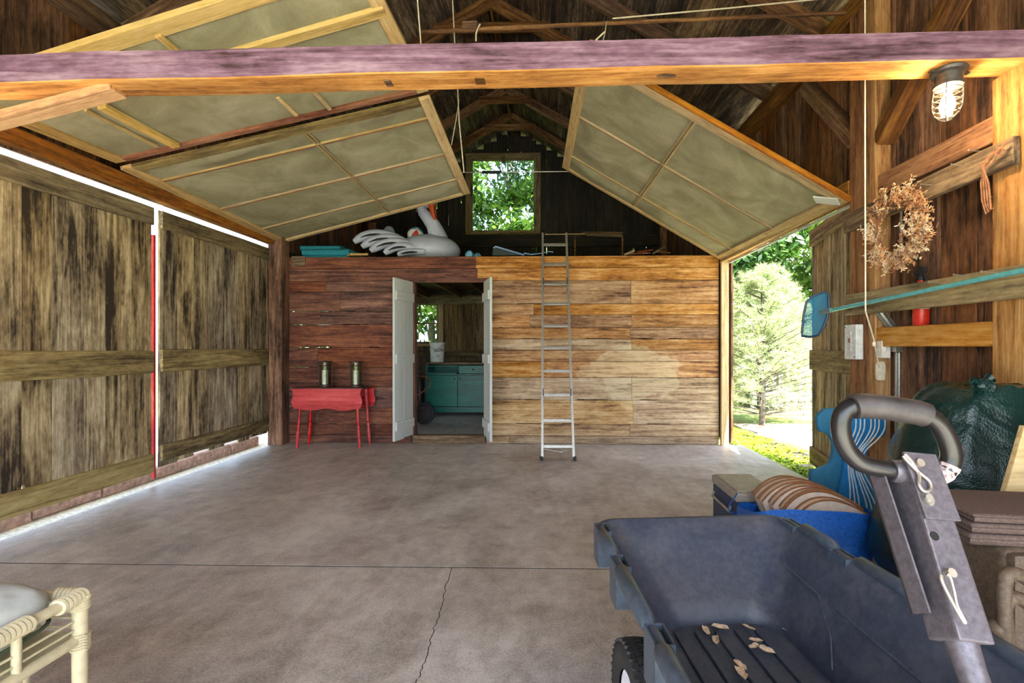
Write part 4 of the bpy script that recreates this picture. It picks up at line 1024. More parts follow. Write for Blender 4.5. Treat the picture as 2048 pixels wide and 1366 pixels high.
qq = [PY(984, 512, 6.1), PY(986, 497, 6.1), PY(991, 493, 6.1), PY(1040, 507, 6.1), PY(1062, 511, 6.1)]
qq = [V((p.x, 6.08, max(p.z, ZL + 0.002))) for p in qq]
MB().prism([(p.x, p.z) for p in qq], (0, 6.08, 0), (1, 0, 0), (0, 0, 1), (0, 0.35, 0)).build('body', M['navy'], tp, bevel=0.01)
MB().tube([PY(987, 496, 6.07), PY(991, 493, 6.07), PY(1032, 505, 6.07), PY(1048, 510, 6.07)], 0.010, 8).build('edge_tube', M['bluevin'], tp, smooth=True)
MB().tube([PY(1048, 506, 6.07), PY(1062, 509, 6.07), PY(1080, 507, 6.08), PY(1098, 503, 6.1), PY(1106, 504, 6.15)], 0.007, 8).build('edge_tube', M['bluevin'], tp, smooth=True)
# strip bundle and stick on the ladder top / loft hanging
sb = thing('lath_bundle', 'bundle of grey laths poking out beside the ladder top', 'laths', PY(1200, 468, 6.4))
zz = PY(0, 468, 6.35).z
for i in range(5): beam('lath', sb, PY(1163 + 3 * i, 464 + i * 2, 6.35), PY(1246 - 2 * (i % 3), 465 + i * 2, 6.35), 0.03, 0.010, M['siding_room'])
beam('lath', sb, PY(1090, 469, 6.33), PY(1170, 468, 6.33), 0.02, 0.012, M['muntin'])
for px in (1150, 1245): MB().tube([PY(px, 474, 6.36), V((PY(px, 474, 6.36).x, 6.36, ZL))], 0.012, 6).build('prop', M['rafter'], sb)
random.seed(8)
for i, (a, b, w_, mt, lb) in enumerate((((1250, 509), (1268, 501), 0.03, 'muntin', 'bent pale stick'), ((1258, 508), (1300, 506), 0.025, 'frame_red', 'reddish flat stick'), ((1274, 504), (1305, 500), 0.02, 'frame_red', 'thin brown rod'), ((1306, 507), (1328, 494), 0.03, 'siding_room', 'short grey board end'), ((1310, 503), (1340, 506), 0.025, 'frame_red', 'short dark stick'))):
    p, q = PY(a[0], a[1], 6.0 + 0.05 * i), PY(b[0], b[1], 6.1 + 0.05 * i); p.z = max(ZL + w_ / 2, p.z); q.z = max(q.z, ZL + w_ / 2)
    o = MB().bar(p, q, w_, w_ * 0.8); tag(o.build('scrap_stick', M[mt], None), lb + ' in the scrap pile at the right end of the loft', 'stick', 'scrap wood in the loft')
# ================================================================ RIGHT WALL THINGS
# wreath
random.seed(17)
M['dry1'] = plain('dry_straw_sprigs', (190, 140, 96), 0.9, var=0.3); M['dry2'] = plain('pale_dry_flowers', (216, 182, 152), 0.9, var=0.25); M['dry3'] = plain('brown_dry_stems', (136, 92, 62), 0.9, var=0.3)
wx = XR - 0.10
wct = PX(1800, 455, wx)
wt = thing('dried_wreath', 'wreath of dried sprigs hanging on the nailed board', 'wreath', wct)
def wp(a, r, d=0.0): return V((wx - d, wct.y - r * math.cos(a) * 1.02, wct.z + r * math.sin(a)))
R0 = 0.165
ring = MB()
for k in range(5): ring.tube([wp(2 * PI * i / 40, R0 + 0.012 * math.sin(i * 0.8 + k * 1.3), 0.01 + 0.012 * math.cos(i * 0.8 + k * 1.3)) for i in range(40)], 0.004, 5, closed=True)
ring.build('ring', M['dry3'], wt, smooth=True)
def sprig(mb, p, d, L, r):
    d = d.normalized(); side = d.orthogonal().normalized(); side = Matrix.Rotation(random.uniform(0, 6.28), 3, d) @ side
    q = p.copy(); pts = [p.copy()]
    for i in range(4):
        q = q + (d + side * random.uniform(-0.35, 0.35)).normalized() * L / 4; pts.append(q.copy())
    mb.tube(pts, [r, r, r * 0.8, r * 0.6, r * 0.3], 4)
    for i in range(1, 5):
        for k in range(3):
            s2 = (Matrix.Rotation(random.uniform(0, 6.28), 3, d) @ side) * 1.0 + d * 0.8
            e = pts[i] + s2.normalized() * L * random.uniform(0.08, 0.2)
            mb.tube([pts[i], (pts[i] + e) / 2 + V((random.uniform(-.003, .003),) * 3), e], [r * 0.9, r * 1.2, r * 0.5], 4)
for nm, mt, n in (('straw_sprigs', 'dry1', 230), ('flower_sprigs', 'dry2', 150), ('stem_sprigs', 'dry3', 80)):
    mb = MB()
    for i in range(n):
        a = random.uniform(0, 2 * PI)
        if nm == 'flower_sprigs': a = random.choice((random.uniform(PI * 0.95, PI * 1.95), random.uniform(0, 2 * PI)))
        p = wp(a, R0 + random.uniform(-0.02, 0.025), random.uniform(-0.005, 0.03))
        tan = (wp(a - 0.1, R0) - wp(a, R0)).normalized(); rad = (wp(a, R0 + 0.1) - wp(a, R0)).normalized()
        if random.random() < 0.25: rad = -rad * 0.5
        d = tan * random.uniform(0.2, 1.2) * (1 if math.sin(a) > -0.3 else -1) + rad * random.uniform(0.2, 1.0) + V((-1, 0, 0)) * random.uniform(-0.1, 0.6)
        L = random.uniform(0.05, 0.11) * (1.5 if (math.cos(a) > 0.2 and math.sin(a) < 0 and random.random() < 0.4) else 1)
        sprig(mb, p, d, L, 0.0022 if mt != 'dry2' else 0.0028)
    o = mb.build(nm, M[mt], wt); o['kind'] = 'stuff'
mb = MB()
for i in range(26):
    a = random.uniform(PI * 1.2, PI * 1.85); p = wp(a, R0 + random.uniform(-0.01, 0.05), random.uniform(0.02, 0.05)); ax = V((random.uniform(-1, 1), random.uniform(-1, 1), random.uniform(-1, 1))).normalized(); u = ax.orthogonal(); w = ax.cross(u)
    rr = random.uniform(0.008, 0.016); mb.tube([p + (u * math.cos(b) + w * math.sin(b) * 1.5) * rr for b in [5.2 * k / 8 for k in range(9)]], 0.0022, 4)
o = mb.build('curled_petals', M['dry2'], wt); o['kind'] = 'stuff'
# nails and cable hank on the nailed board
def nail(px, py, x, label, L=0.05, r=0.0022):
    p = PX(px, py, x); o = MB().tube([p + V((0.01, 0, 0)), p + V((-L, -0.004, 0.006))], r, 6).tube([p + V((-L, -0.004, 0.006)), p + V((-L - 0.002, -0.004, 0.006))], r * 2.4, 8)
    o = o.build('nail', M['nail'], None, smooth=True); tag(o, label, 'nail', 'nails in the right wall boards')
xb_ = XR - 0.033
nail(1868, 371, xb_, 'long nail above the wreath in the nailed board', 0.07)
nail(1922, 331, xb_, 'small nail in the middle of the nailed board')
nail(1958, 303, xb_, 'nail left of the cable hank')
nail(1984, 394, XR, 'nail in the amber post below the cable hank', 0.04)
nail(1880, 566, XR - 0.04, 'left nail holding the teal pole on the shelf board', 0.06, 0.003)
nail(1932, 552, XR - 0.04, 'middle nail holding the teal pole on the shelf board', 0.06, 0.003)
nail(1988, 546, XR - 0.04, 'right nail holding the teal pole on the shelf board', 0.06, 0.003)
ch = thing('cable_hank', 'brown cable hank hung from the end of the nailed board by the amber post', 'cable', PX(1998, 300, xb_ - 0.02))
for k in range(4):
    o_ = k * 3.5
    MB().tube([PX(2012, 284 + k, xb_ - 0.02), PX(2000 - k, 300, xb_ - 0.03), PX(1984 - o_, 312 + k * 2, xb_ - 0.03), PX(1970 - o_ * 0.6, 330, xb_ - 0.035), PX(1962 - o_ * 0.3 + k * 6, 365, xb_ - 0.03), PX(1964 + k * 6, 400 + k * 6, xb_ - 0.03), PX(1972 + k * 5, 428 - k * 4, xb_ - 0.02)], 0.0042, 6).build('strand', M['dry3'], ch, smooth=True)
MB().tube([PX(1998 + 10 * math.cos(a), 303 + 8 * math.sin(a), xb_ - 0.03) for a in [6.0 * k / 10 for k in range(11)]], 0.004, 6).build('strand', M['dry3'], ch, smooth=True)
MB().tube([PX(2006, 290, xb_ - 0.02), PX(1998, 306, xb_ - 0.03), PX(1976, 335, xb_ - 0.03)], 0.004, 6).build('strand', M['dry3'], ch, smooth=True)

# pool skimmer on teal pole
M['tealpole'] = plain('teal_anodised_tube', (110, 196, 200), 0.25, 0.35, var=0.08)
M['bluenet'] = NT('blue_net'); t = M['bluenet']; tp_ = t.n.new('ShaderNodeBsdfTransparent'); df = t.n.new('ShaderNodeBsdfDiffuse'); df.inputs[0].default_value = lin((52, 128, 164)); mx = t.n.new('ShaderNodeMixShader'); mx.inputs[0].default_value = 0.8
t.L(tp_.outputs[0], mx.inputs[1]); t.L(df.outputs[0], mx.inputs[2]); t.L(mx.outputs[0], t.out.inputs[0]); M['bluenet'] = t.m
M['blueplastic'] = plain('dark_blue_plastic', (24, 52, 84), 0.4)
sk = thing('pool_skimmer', 'pool skimmer with blue net head on a long teal pole lying along the shelf board', 'pool skimmer', PX(1660, 620, 2.0))
x0 = 1.97
a = PX(1655, 622, x0); b = PX(2060, 538, x0 + 0.02); b2 = b + (b - a).normalized() * 1.0
MB().tube([a, b2], 0.0125, 14).build('pole', M['tealpole'], sk, smooth=True)
MB().tube([a + (a - b).normalized() * 0.07, a + (b - a).normalized() * 0.05], 0.017, 12).build('socket', M['alu'], sk, smooth=True)
hp = [(1604, 664), (1607, 630), (1613, 603), (1626, 592), (1650, 583), (1657, 590), (1658, 612), (1655, 634), (1647, 655), (1636, 671), (1620, 674), (1604, 672)]
hy = a.y + 0.02
H = [PY(px, py, hy + 0.10 * (1655 - px) / 50) for px, py in hp]
MB().tube(H, 0.0085, 8, closed=True).build('net_frame', M['blueplastic'], sk, smooth=True)
cen = sum(H, V((0, 0, 0))) / len(H)
nb = MB(); n_ = len(H); rings = 5; nb.v = [tuple(cen + V((0, 0.05, 0)))]
for j in range(1, rings + 1):
    f = j / rings
    for h in H: nb.v.append(tuple(cen.lerp(h, f) + V((0, 0.05 * (1 - f * f), 0))))
for i in range(n_): nb.f.append((0, 1 + i, 1 + (i + 1) % n_))
for j in range(rings - 1):
    for i in range(n_): nb.f.append((1 + j * n_ + i, 1 + j * n_ + (i + 1) % n_, 1 + (j + 1) * n_ + (i + 1) % n_, 1 + (j + 1) * n_ + i))
nb.build('net', M['bluenet'], sk, smooth=True)

# red spray bottle behind the shelf board
M['redplastic'] = plain('red_translucent_plastic', (196, 42, 28), 0.35, var=0.12)
M['label'] = plain('pale_label', (206, 204, 210), 0.5, var=0.1)
sx, sy, sz = XR + 0.055, PX(1842, 600, XR + 0.055).y, 1.32
sb_ = thing('spray_bottle', 'red spray bottle with black trigger standing behind the shelf board', 'spray bottle', (sx, sy, sz))
MB().lathe([(0.036, 0), (0.040, 0.006), (0.040, 0.13), (0.041, 0.17), (0.038, 0.20), (0.022, 0.235), (0.016, 0.245), (0.016, 0.262)], (sx, sy, sz), 22).build('bottle', M['redplastic'], sb_, smooth=True)
MB().lathe([(0.0412, 0.095), (0.0412, 0.17)], (sx, sy, sz), 22, cap=False).build('label', M['label'], sb_, smooth=True)
z_ = sz + 0.262
MB().lathe([(0.019, 0), (0.019, 0.02), (0.014, 0.024)], (sx, sy, z_), 14).bar((sx, sy + 0.045, z_ + 0.045), (sx, sy - 0.035, z_ + 0.06), 0.022, 0.026).bar((sx, sy + 0.0, z_ + 0.015), (sx, sy, z_ + 0.05), 0.02, 0.02).bar((sx, sy - 0.02, z_ + 0.045), (sx, sy - 0.05, z_ - 0.035), 0.012, 0.010).bar((sx, sy + 0.03, z_ + 0.085), (sx, sy - 0.02, z_ + 0.065), 0.02, 0.012).build('trigger', M['black'], sb_, bevel=0.002)
MB().tube([(sx, sy + 0.045, z_ + 0.045), (sx, sy + 0.06, z_ + 0.045)], 0.010, 10).build('nozzle', M['rust'], sb_, smooth=True)
# electric boxes, conduit, metal tube
eb = thing('breaker_box', 'flat white electric box on the brown door post', 'electric box', (XR - 0.03, yA - 0.08, 1.23))
p = PX(1708, 684, XR - 0.03)
MB().box((XR - 0.032, p.y, p.z), (0.05, 0.125, 0.235)).build('case', M['white'], eb, bevel=0.006)
MB().box((XR - 0.059, p.y, p.z + 0.01), (0.004, 0.03, 0.13)).build('latch_plate', M['label'], eb, bevel=0.001)
MB().box((XR - 0.062, p.y, p.z + 0.01), (0.006, 0.012, 0.03)).build('lever', M['rust'], eb)
for dy, dz in ((0.05, 0.1), (-0.05, -0.1)): MB().tube([(XR - 0.056, p.y + dy, p.z + dz), (XR - 0.060, p.y + dy, p.z + dz)], 0.004, 8).build('screw', M['steel'], eb)
o = thing('switch_box', 'small cream switch box beside the conduit on the right wall', 'switch', (XR + 0.0, yA - 0.30, 1.2))
q = PY(1767, 699, yA - 0.31)
MB().box((q.x, yA - 0.31, q.z), (0.055, 0.05, 0.11)).build('case', M['wax'], o, bevel=0.004)
MB().box((q.x, yA - 0.337, q.z), (0.012, 0.006, 0.025)).build('toggle', M['label'], o)
yq = PX(1790, 690, XR + 0.08).y
o2 = thing('junction_box', 'grey junction box on top of the conduit on the right wall', 'electric box', (XR + 0.08, yq, 1.2))
MB().box((XR + 0.085, yq, PX(1790, 692, XR + .08).z), (0.05, 0.06, 0.075)).build('case', M['alu'], o2, bevel=0.004)
cd = thing('conduit', 'twin grey conduits running down the right wall to the floor', 'conduit', (XR + 0.095, yq, 0))
for d in (-0.012, 0.012): MB().tube([(XR + 0.095, yq + d, 0.0), (XR + 0.095, yq + d, PX(1790, 705, XR + .08).z)], 0.008, 8).build('pipe', M['alu'], cd, smooth=True)
for z in (0.35, 0.8): MB().box((XR + 0.09, yq, z), (0.012, 0.06, 0.015)).build('clip', M['steel'], cd)
o3 = MB().tube([PX(1802, 505, XR + .095), V((XR + .095, PX(1802, 505, XR + .095).y, 2.2))], 0.008, 8).build('pipe', M['alu'], None, smooth=True); tag(o3, 'thin grey pipe rising behind the wreath', 'pipe')
ft = thing('metal_tube', 'short folded shiny metal channel stuck under the shelf board', 'metal channel', PX(1765, 640, XR - 0.01))
a, b = PY(1750, 615, yA - 0.30), PY(1781, 656, yA - 0.30)
m_, L_2 = frame(a, b, (0, -1, 0))
MB().bar(a, b, 0.045, 0.004, (0.2, -1, 0)).bar(a + V((0.026, -0.01, 0.008)), b + V((0.026, -0.01, 0.008)), 0.012, 0.012, (0.2, -1, 0)).tube([a + V((0.004, -0.008, 0)), b + V((0.004, -0.008, 0))], 0.016, 8).build('channel', M['alu'], ft, smooth=True)
hk = thing('rope_hank', 'small hank of grey rope hanging below the pull cord', 'rope', (XR - 0.02, yA - 0.28, 1.0))
for k in range(5):
    p0 = PY(1757 + k * 2, 740, yA - 0.30); MB().tube([PY(1755 + 3 * k + 3 * math.sin(f * 6.28), 730 + 12 + 18 * math.sin((f - 0.25) * 6.28), yA - 0.31 - 0.004 * k) for f in [i / 12 for i in range(12)]], 0.004, 6, closed=True).build('loop', M['rope'], hk, smooth=True)

# ================================================================ GARDEN CART
M['poly'] = plain('blue_black_poly', (56, 64, 80), 0.42, var=0.16, scale=45, dirt=(92, 96, 104))
M['polyrim'] = plain('blue_black_poly_rim', (64, 74, 86), 0.38, var=0.16, scale=45)
M['powder'] = plain('grey_powder_coat', (88, 84, 92), 0.45, 0.4, var=0.18, scale=120)
ZR = 0.52
O = PZ(1192, 1043, ZR); fr = PZ(1552, 1034, ZR); rr_ = V((fr.x - O.x, fr.y - O.y, 0)); rv = rr_.normalized(); CW = rr_.length + 0.02
dv = V((-rv.y, rv.x, 0)); nv_ = -dv            # towards the viewer
O = V((O.x, O.y, 0))
K = lambda u, v, z: O + rv * u + nv_ * v + V((0, 0, z))
CL = 1.13
gc = thing('garden_cart', 'blue-black plastic garden dump cart with upright steel D-handle', 'cart', K(CW / 2, CL / 2, 0), math.atan2(rv.y, rv.x))
def loop(inset, z, rad, n=8, vfar=0.0, vnear=0.0, us=0.0):
    u0, u1 = inset + us, CW - inset - us; v0, v1 = inset + vfar, CL - inset - vnear; out = []
    for (cu, cv, a0) in ((u1 - rad, v0 + rad, -PI / 2), (u1 - rad, v1 - rad, 0), (u0 + rad, v1 - rad, PI / 2), (u0 + rad, v0 + rad, PI)):
        for k in range(n + 1):
            a = a0 + PI / 2 * k / n; out.append(K(cu + rad * math.cos(a), cv + rad * math.sin(a), z))
    return out
def skin(mb, loops):
    b = len(mb.v); n = len(loops[0])
    for l in loops: mb.v += [tuple(p) for p in l]
    for i in range(len(loops) - 1):
        for k in range(n):
            j = (k + 1) % n; mb.f.append((b + i * n + k, b + i * n + j, b + (i + 1) * n + j, b + (i + 1) * n + k))
    return b, n
zb_ = 0.235
Ls_ = []
# outside from bottom to rim, then inside down to the bed
for f in (0, 0.5, 1): Ls_.append(loop(0.17 - 0.155 * f, zb_ - 0.012 + (ZR - zb_) * f, 0.09 - 0.02 * f, vfar=0.06 * (1 - f)))
Ls_.append(loop(-0.012, ZR - 0.012, 0.085)); Ls_.append(loop(-0.014, ZR + 0.0, 0.085)); Ls_.append(loop(-0.002, ZR + 0.010, 0.08)); Ls_.append(loop(0.012, ZR + 0.008, 0.075)); Ls_.append(loop(0.020, ZR - 0.004, 0.07))
for f in (0.97, 0.75, 0.5, 0.25, 0.08, 0.0): Ls_.append(loop(0.175 - 0.150 * f - (0.012 if f == 0 else 0), zb_ + (ZR - zb_) * f, 0.10 - 0.03 * f, vfar=0.06 * (1 - f)))
Ls_ = Ls_[:]
mb = MB(); b0, n0 = skin(mb, Ls_)
mb.f.append(tuple(b0 + k for k in range(n0))); mb.f.append(tuple(b0 + (len(Ls_) - 1) * n0 + k for k in range(n0))[::-1])
mb.build('tub', M['poly'], gc, smooth=True, angle=50)
# bed ribs
for i in range(5):
    u = 0.235 + i * (CW - 0.47) / 4
    MB().bar(K(u, 0.27, zb_ + 0.004), K(u, CL - 0.2, zb_ + 0.004), 0.045, 0.012).build('bed_rib', M['poly'], gc, bevel=0.004)
for pts_ in (((0.41, 0.10), (0.40, 0.36), (0.33, 0.47), (0.27, 0.52)), ((0.40, 0.44), (0.385, 1.0))):
    w_ = [K(CW - 0.175 + 0.150 * (z - zb_) / (ZR - zb_) - 0.002, v, z) for z, v in pts_]
    MB().tube(w_, 0.003, 6).build('moulded_ridge', M['polyrim'], gc, smooth=True)
# rolled rim sections and stake pockets
gaps = [0.085, 0.36, 0.74]
def rimbits(uo, side):
    s0 = 0.06
    for g_ in gaps + [CL - 0.1]:
        a, b = s0, g_ - 0.045
        if b > a: 
            prof = [K(uo, a, ZR - 0.002), K(uo, a + 0.02, ZR + 0.006), K(uo, b - 0.02, ZR + 0.006), K(uo, b, ZR - 0.002)]
            MB().tube(prof, [0.016, 0.023, 0.023, 0.016], 12).build('rolled_rim', M['polyrim'], gc, smooth=True)
        s0 = g_ + 0.045
    for g_ in gaps:
        mb = MB(); w = 0.004; cx = uo - side * 0.012; hz = 0.13
        for (du, dv_, su, sv_) in ((-0.022, 0, w, 0.084), (0.022, 0, w, 0.084), (0, -0.042, 0.048, w), (0, 0.042, 0.048, w)):
            c_ = K(cx + du, g_ + dv_, ZR + 0.01 - hz / 2); mb.box(c_, (su, sv_, hz), Matrix((rv, nv_, V((0, 0, 1)))).transposed())
        mb.build('stake_pocket', M['polyrim'], gc)
rimbits(-0.004, -1); rimbits(CW + 0.004, 1)
# outer side recessed label with cream lettering strip
M['cream'] = plain('cream_print', (206, 196, 178), 0.6)
pa, pb_, pcn, pd = K(0.045, 0.50, 0.47), K(0.045, 0.95, 0.47), K(0.115, 0.95, 0.36), K(0.115, 0.50, 0.36)
def onside(x, y, z):
    f = x; v = 0.70 + f; q0 = K(0.037, v, 0.465); q1 = K(0.095, v, 0.37); k = 0.5 - y / 0.10
    p = q0.lerp(q1, max(0, min(1, k + 0.35))); return p - rv * (0.012 + z)
lettering('lettering', 'GARDEN CARTS', 0.085, M['cream'], gc, onside, w=0.40, bold=0.001) if False else None
st_ = MB()
for i in range(26):
    v = 0.50 + i * 0.0165; h0 = 0.462; h1 = 0.395 + 0.01 * math.sin(i * 2.1)
    st_.bar(K(0.030, v, h0), K(0.030 + (h0 - h1) * 0.56, v, h1), 0.007, 0.003, (1, 0, 0))
st_.build('side_lettering', M['cream'], gc)
# chassis and wheels
for v in (0.55, 1.0): MB().tube([K(-0.02, v, 0.19), K(CW + 0.02, v, 0.19)], 0.012, 10).build('axle', M['steel'], gc, smooth=True)
for u in (0.2, CW - 0.2): MB().bar(K(u, 0.2, 0.205), K(u, CL, 0.205), 0.03, 0.03).build('chassis_bar', M['powder'], gc)
def wheel(u, v, R=0.19, w=0.085):
    c_ = K(u, v, R); ax = rv
    prof = []; t_ = MB()
    m = Matrix((dv, V((0, 0, 1)), ax)).transposed()
    P_ = [(R * 0.60, -w * 0.38), (R * 0.78, -w * 0.50), (R * 0.93, -w * 0.46), (R * 0.985, -w * 0.30), (R * 0.99, 0), (R * 0.985, w * 0.30), (R * 0.93, w * 0.46), (R * 0.78, w * 0.50), (R * 0.60, w * 0.38)]
    t_.lathe(P_, c_, 40, m, cap=False)
    ty = t_.build('tyre', M['black'], gc, smooth=True, angle=60)
    tr = MB()
    for k in range(44):
        for j, o_ in enumerate((-0.33, -0.11, 0.11, 0.33)):
            a = 2 * PI * (k + (0.5 if j % 2 else 0)) / 44; rr = R * (0.985 if abs(o_) < 0.2 else 0.975)
            pc_ = c_ + m @ V((rr * math.cos(a), rr * math.sin(a), w * o_)); d1 = m @ V((-math.sin(a), math.cos(a), 0)); 
            d2 = (ax * (1 if j % 2 else -1) * 0.35 + d1).normalized()
            tr.bar(pc_ - d2 * 0.0105, pc_ + d2 * 0.0105, w * 0.20, 0.008, m @ V((math.cos(a), math.sin(a), 0)))
    tro = tr.build('tread', M['black'], gc); tro['kind'] = 'stuff'
    MB().lathe([(R * 0.60, -w * 0.3), (R * 0.5, -w * 0.22), (R * 0.3, -w * 0.1), (0.03, -w * 0.1), (0.03, w * 0.3), (R * 0.5, w * 0.22), (R * 0.60, w * 0.3)], c_, 28, m, cap=False).build('rim', M['label'], gc, smooth=True, angle=30)
    MB().tube([c_ - ax * w * 0.45, c_ + ax * w * 0.45], 0.022, 14).build('hub', M['label'], gc, smooth=True)
for v in (0.56, 1.0):
    wheel(0.015, v); wheel(CW - 0.015, v)
M['gripblack'] = plain('glossy_black_grip', (22, 21, 22), 0.3, var=0.2); M['gripsleeve'] = plain('worn_black_sleeve', (44, 40, 40), 0.5, var=0.3)
# handle: built from picture rays at measured depths
Hh = 0.70
hp0, hp1 = PY(1801, 930, 0.735), PY(1922, 1285, 0.615)
ax_ = (hp1 - hp0).normalized(); side = V((1, 0.12, 0)); side = (side - ax_ * side.dot(ax_)).normalized(); fw_ = ax_.cross(side).normalized()
if fw_.y > 0: fw_ = -fw_
MB().bar(hp0 + side * 0.012, hp1, 0.046, 0.050, fw_).build('shaft_channel', M['powder'], gc, bevel=0.003)
# side plates (u-channel lips) left of the shaft
MB().bar(hp0 - side * 0.026 - fw_ * 0.020 - ax_ * 0.0, hp1 - side * 0.024 - fw_ * 0.020 - ax_ * 0.03, 0.028, 0.003, fw_).build('inner_web', M['steel'], gc)  # darker material stands in for the shadow inside the channel
MB().bar(hp0 - side * 0.038 - fw_ * 0.006 - ax_ * 0.0, hp1 - side * 0.036 - fw_ * 0.006 - ax_ * 0.03, 0.003, 0.030, fw_).build('side_plate', M['powder'], gc)
MB().bar(hp0 + side * 0.010 + fw_ * 0.028 - ax_ * 0.01, hp0 + side * 0.010 + fw_ * 0.028 + ax_ * 0.085, 0.050, 0.004, fw_).build('end_plate', M['powder'], gc, bevel=0.001)
MB().tube([hp1 - ax_ * 0.01, hp1 + ax_ * 0.03, hp1 + ax_ * 0.42], [0.019, 0.0165, 0.0165], 16).build('lower_tube', M['powder'], gc, smooth=True)
MB().tube([K(CW * 0.1, CL + 0.06, 0.21), K(CW * 0.62, CL + 0.06, 0.21)], 0.015, 10).build('pivot_bar', M['powder'], gc)
yG_ = hp0.y - 0.012
gp = [(1800, 945), (1765, 938), (1720, 925), (1692, 895), (1681, 855), (1688, 825), (1712, 812), (1760, 814), (1815, 822), (1850, 830), (1878, 850), (1897, 885), (1902, 918), (1888, 945), (1855, 955), (1822, 955)]
gpt = [PY(px, py, yG_) for px, py in gp]
# smooth the grip loop
def cat(P, n=5):
    out = []
    for i in range(len(P) - 1):
        p0 = P[max(i - 1, 0)]; p1 = P[i]; p2 = P[i + 1]; p3 = P[min(i + 2, len(P) - 1)]
        for k in range(n):
            f = k / n; out.append(0.5 * ((2 * p1) + (p2 - p0) * f + (2 * p0 - 5 * p1 + 4 * p2 - p3) * f * f + (3 * p1 - p0 - 3 * p2 + p3) * f ** 3))
    return out + [P[-1]]
G = cat(gpt)
MB().tube(G, 0.0135, 14).build('grip_loop', M['gripblack'], gc, smooth=True)
i0, i1 = 6 * 5 - 1, 9 * 5 + 1
MB().tube(G[i0:i1], 0.0185, 16).build('grip_sleeve', M['gripsleeve'], gc, smooth=True)
MB().tube(G[-9:-1], 0.0165, 10).build('worn_wrap', M['label'], gc, smooth=True) if False else MB().tube(G[-14:-2], [0.0135 + 0.003 * random.random() for _ in range(12)], 9).build('frayed_wrap', plain('flaking_grip', (120, 104, 104), 0.8, var=0.6, scale=200), gc)
MB().tube([G[3], G[0] + V((0.01, 0, 0))], [0.016, 0.019], 14).build('collar', M['powder'], gc, smooth=True)
# pins, clips, bolt, hole
F = lambda px, py, off=0.031: (lambda d: CP + d * (((hp0 + fw_ * off) - CP).dot(fw_) / d.dot(fw_)))(ray(px, py))
def clip(pts, pin):
    MB().tube(cat([F(x, y, 0.034) for x, y in pts], 4), 0.0021, 6).build('spring_clip', M['nail'], gc, smooth=True)
    c_ = F(pin[0], pin[1], 0.024); MB().tube([c_, c_ + fw_ * 0.010], 0.0058, 12).build('clevis_pin', M['nail'], gc, smooth=True)
clip([(1806, 912), (1822, 930), (1838, 945), (1858, 962), (1861, 978), (1848, 982), (1838, 968), (1838, 950), (1825, 925), (1810, 908)], (1832, 929))
clip([(1882, 1150), (1885, 1165), (1905, 1205), (1925, 1240), (1930, 1244), (1914, 1212), (1908, 1185), (1900, 1155), (1893, 1148)], (1893, 1147))
c_ = F(1850, 998, 0.026); MB().tube([c_, c_ + fw_ * 0.004], 0.0105, 16).tube([c_, c_ + fw_ * 0.008], 0.005, 8).build('bolt', M['alu'], gc, smooth=True)
c_ = F(1868, 1072, 0.0245); MB().tube([c_, c_ + fw_ * 0.0012], 0.006, 14).build('bolt_hole', M['dark_gap'], gc)
# dry leaves lying in the tub
M['leafdry'] = plain('dry_leaf', (190, 170, 146), 0.8, var=0.25, scale=60)
random.seed(23)
lv = [((1440, 1257), 'dry leaf nearest the front wall of the tub, left of centre'), ((1411, 1262), 'small curled dry leaf at the left end of the leaf row'), ((1432, 1281), 'round dry leaf in the dirt left of centre'), ((1497, 1256), 'pointed dry leaf near the middle ribs'), ((1512, 1281), 'small dry leaf between two middle ribs'), ((1508, 1294), 'thin curled leaf lying on a rib'), ((1532, 1301), 'dry leaf sliding into a groove'), ((1566, 1249), 'uppermost dry leaf by the right tub corner'), ((1590, 1266), 'broad dry leaf by the right tub corner'), ((1578, 1262), 'half of the broken leaf by the right tub corner'), ((1480, 1331), 'large dry leaf nearest the viewer in the tub'), ((1482, 1349), 'curled scrap under the large near leaf'), ((1690, 1358), 'lone pale leaf in the near right of the tub')]
for (px, py), lb in lv:
    c_ = PZ(px, py, zb_ + 0.018); s = random.uniform(0.018, 0.029); a0 = random.uniform(0, 6.28)
    vs_ = []; n = 12; cu_ = random.uniform(0.2, 0.6)
    rim_ = []
    for k in range(n):
        a = 2 * PI * k / n; r = s * (0.62 + 0.38 * abs(math.cos(a / 1.0)) ** 1.5) * (1.15 if k == 0 else 1) * random.uniform(0.88, 1.1)
        x, y = r * math.cos(a), r * 0.75 * math.sin(a); z = cu_ * abs(y) * 1.1 + 0.15 * abs(x)
        rim_.append((x, y, z))
    rot = Matrix.Rotation(a0, 3, 'Z') @ Matrix.Rotation(random.uniform(-0.3, 0.3), 3, 'X')
    pts = [c_ + rot @ V(p) for p in rim_]
    ml = MB(); ml.v = [tuple(c_ + V((0, 0, -0.001)))] + [tuple(p) for p in pts] + [tuple(c_ + V((0, 0, -0.0016)))] + [tuple(p - V((0, 0, 0.0008))) for p in pts]
    for k in range(n):
        j = (k + 1) % n; ml.f += [(0, 1 + k, 1 + j), (n + 1, n + 2 + j, n + 2 + k), (1 + k, n + 2 + k, n + 2 + j, 1 + j)]
    tag(ml.build('dry_leaf', M['leafdry'], None, smooth=True), lb, 'leaf', 'dry leaves in the cart')

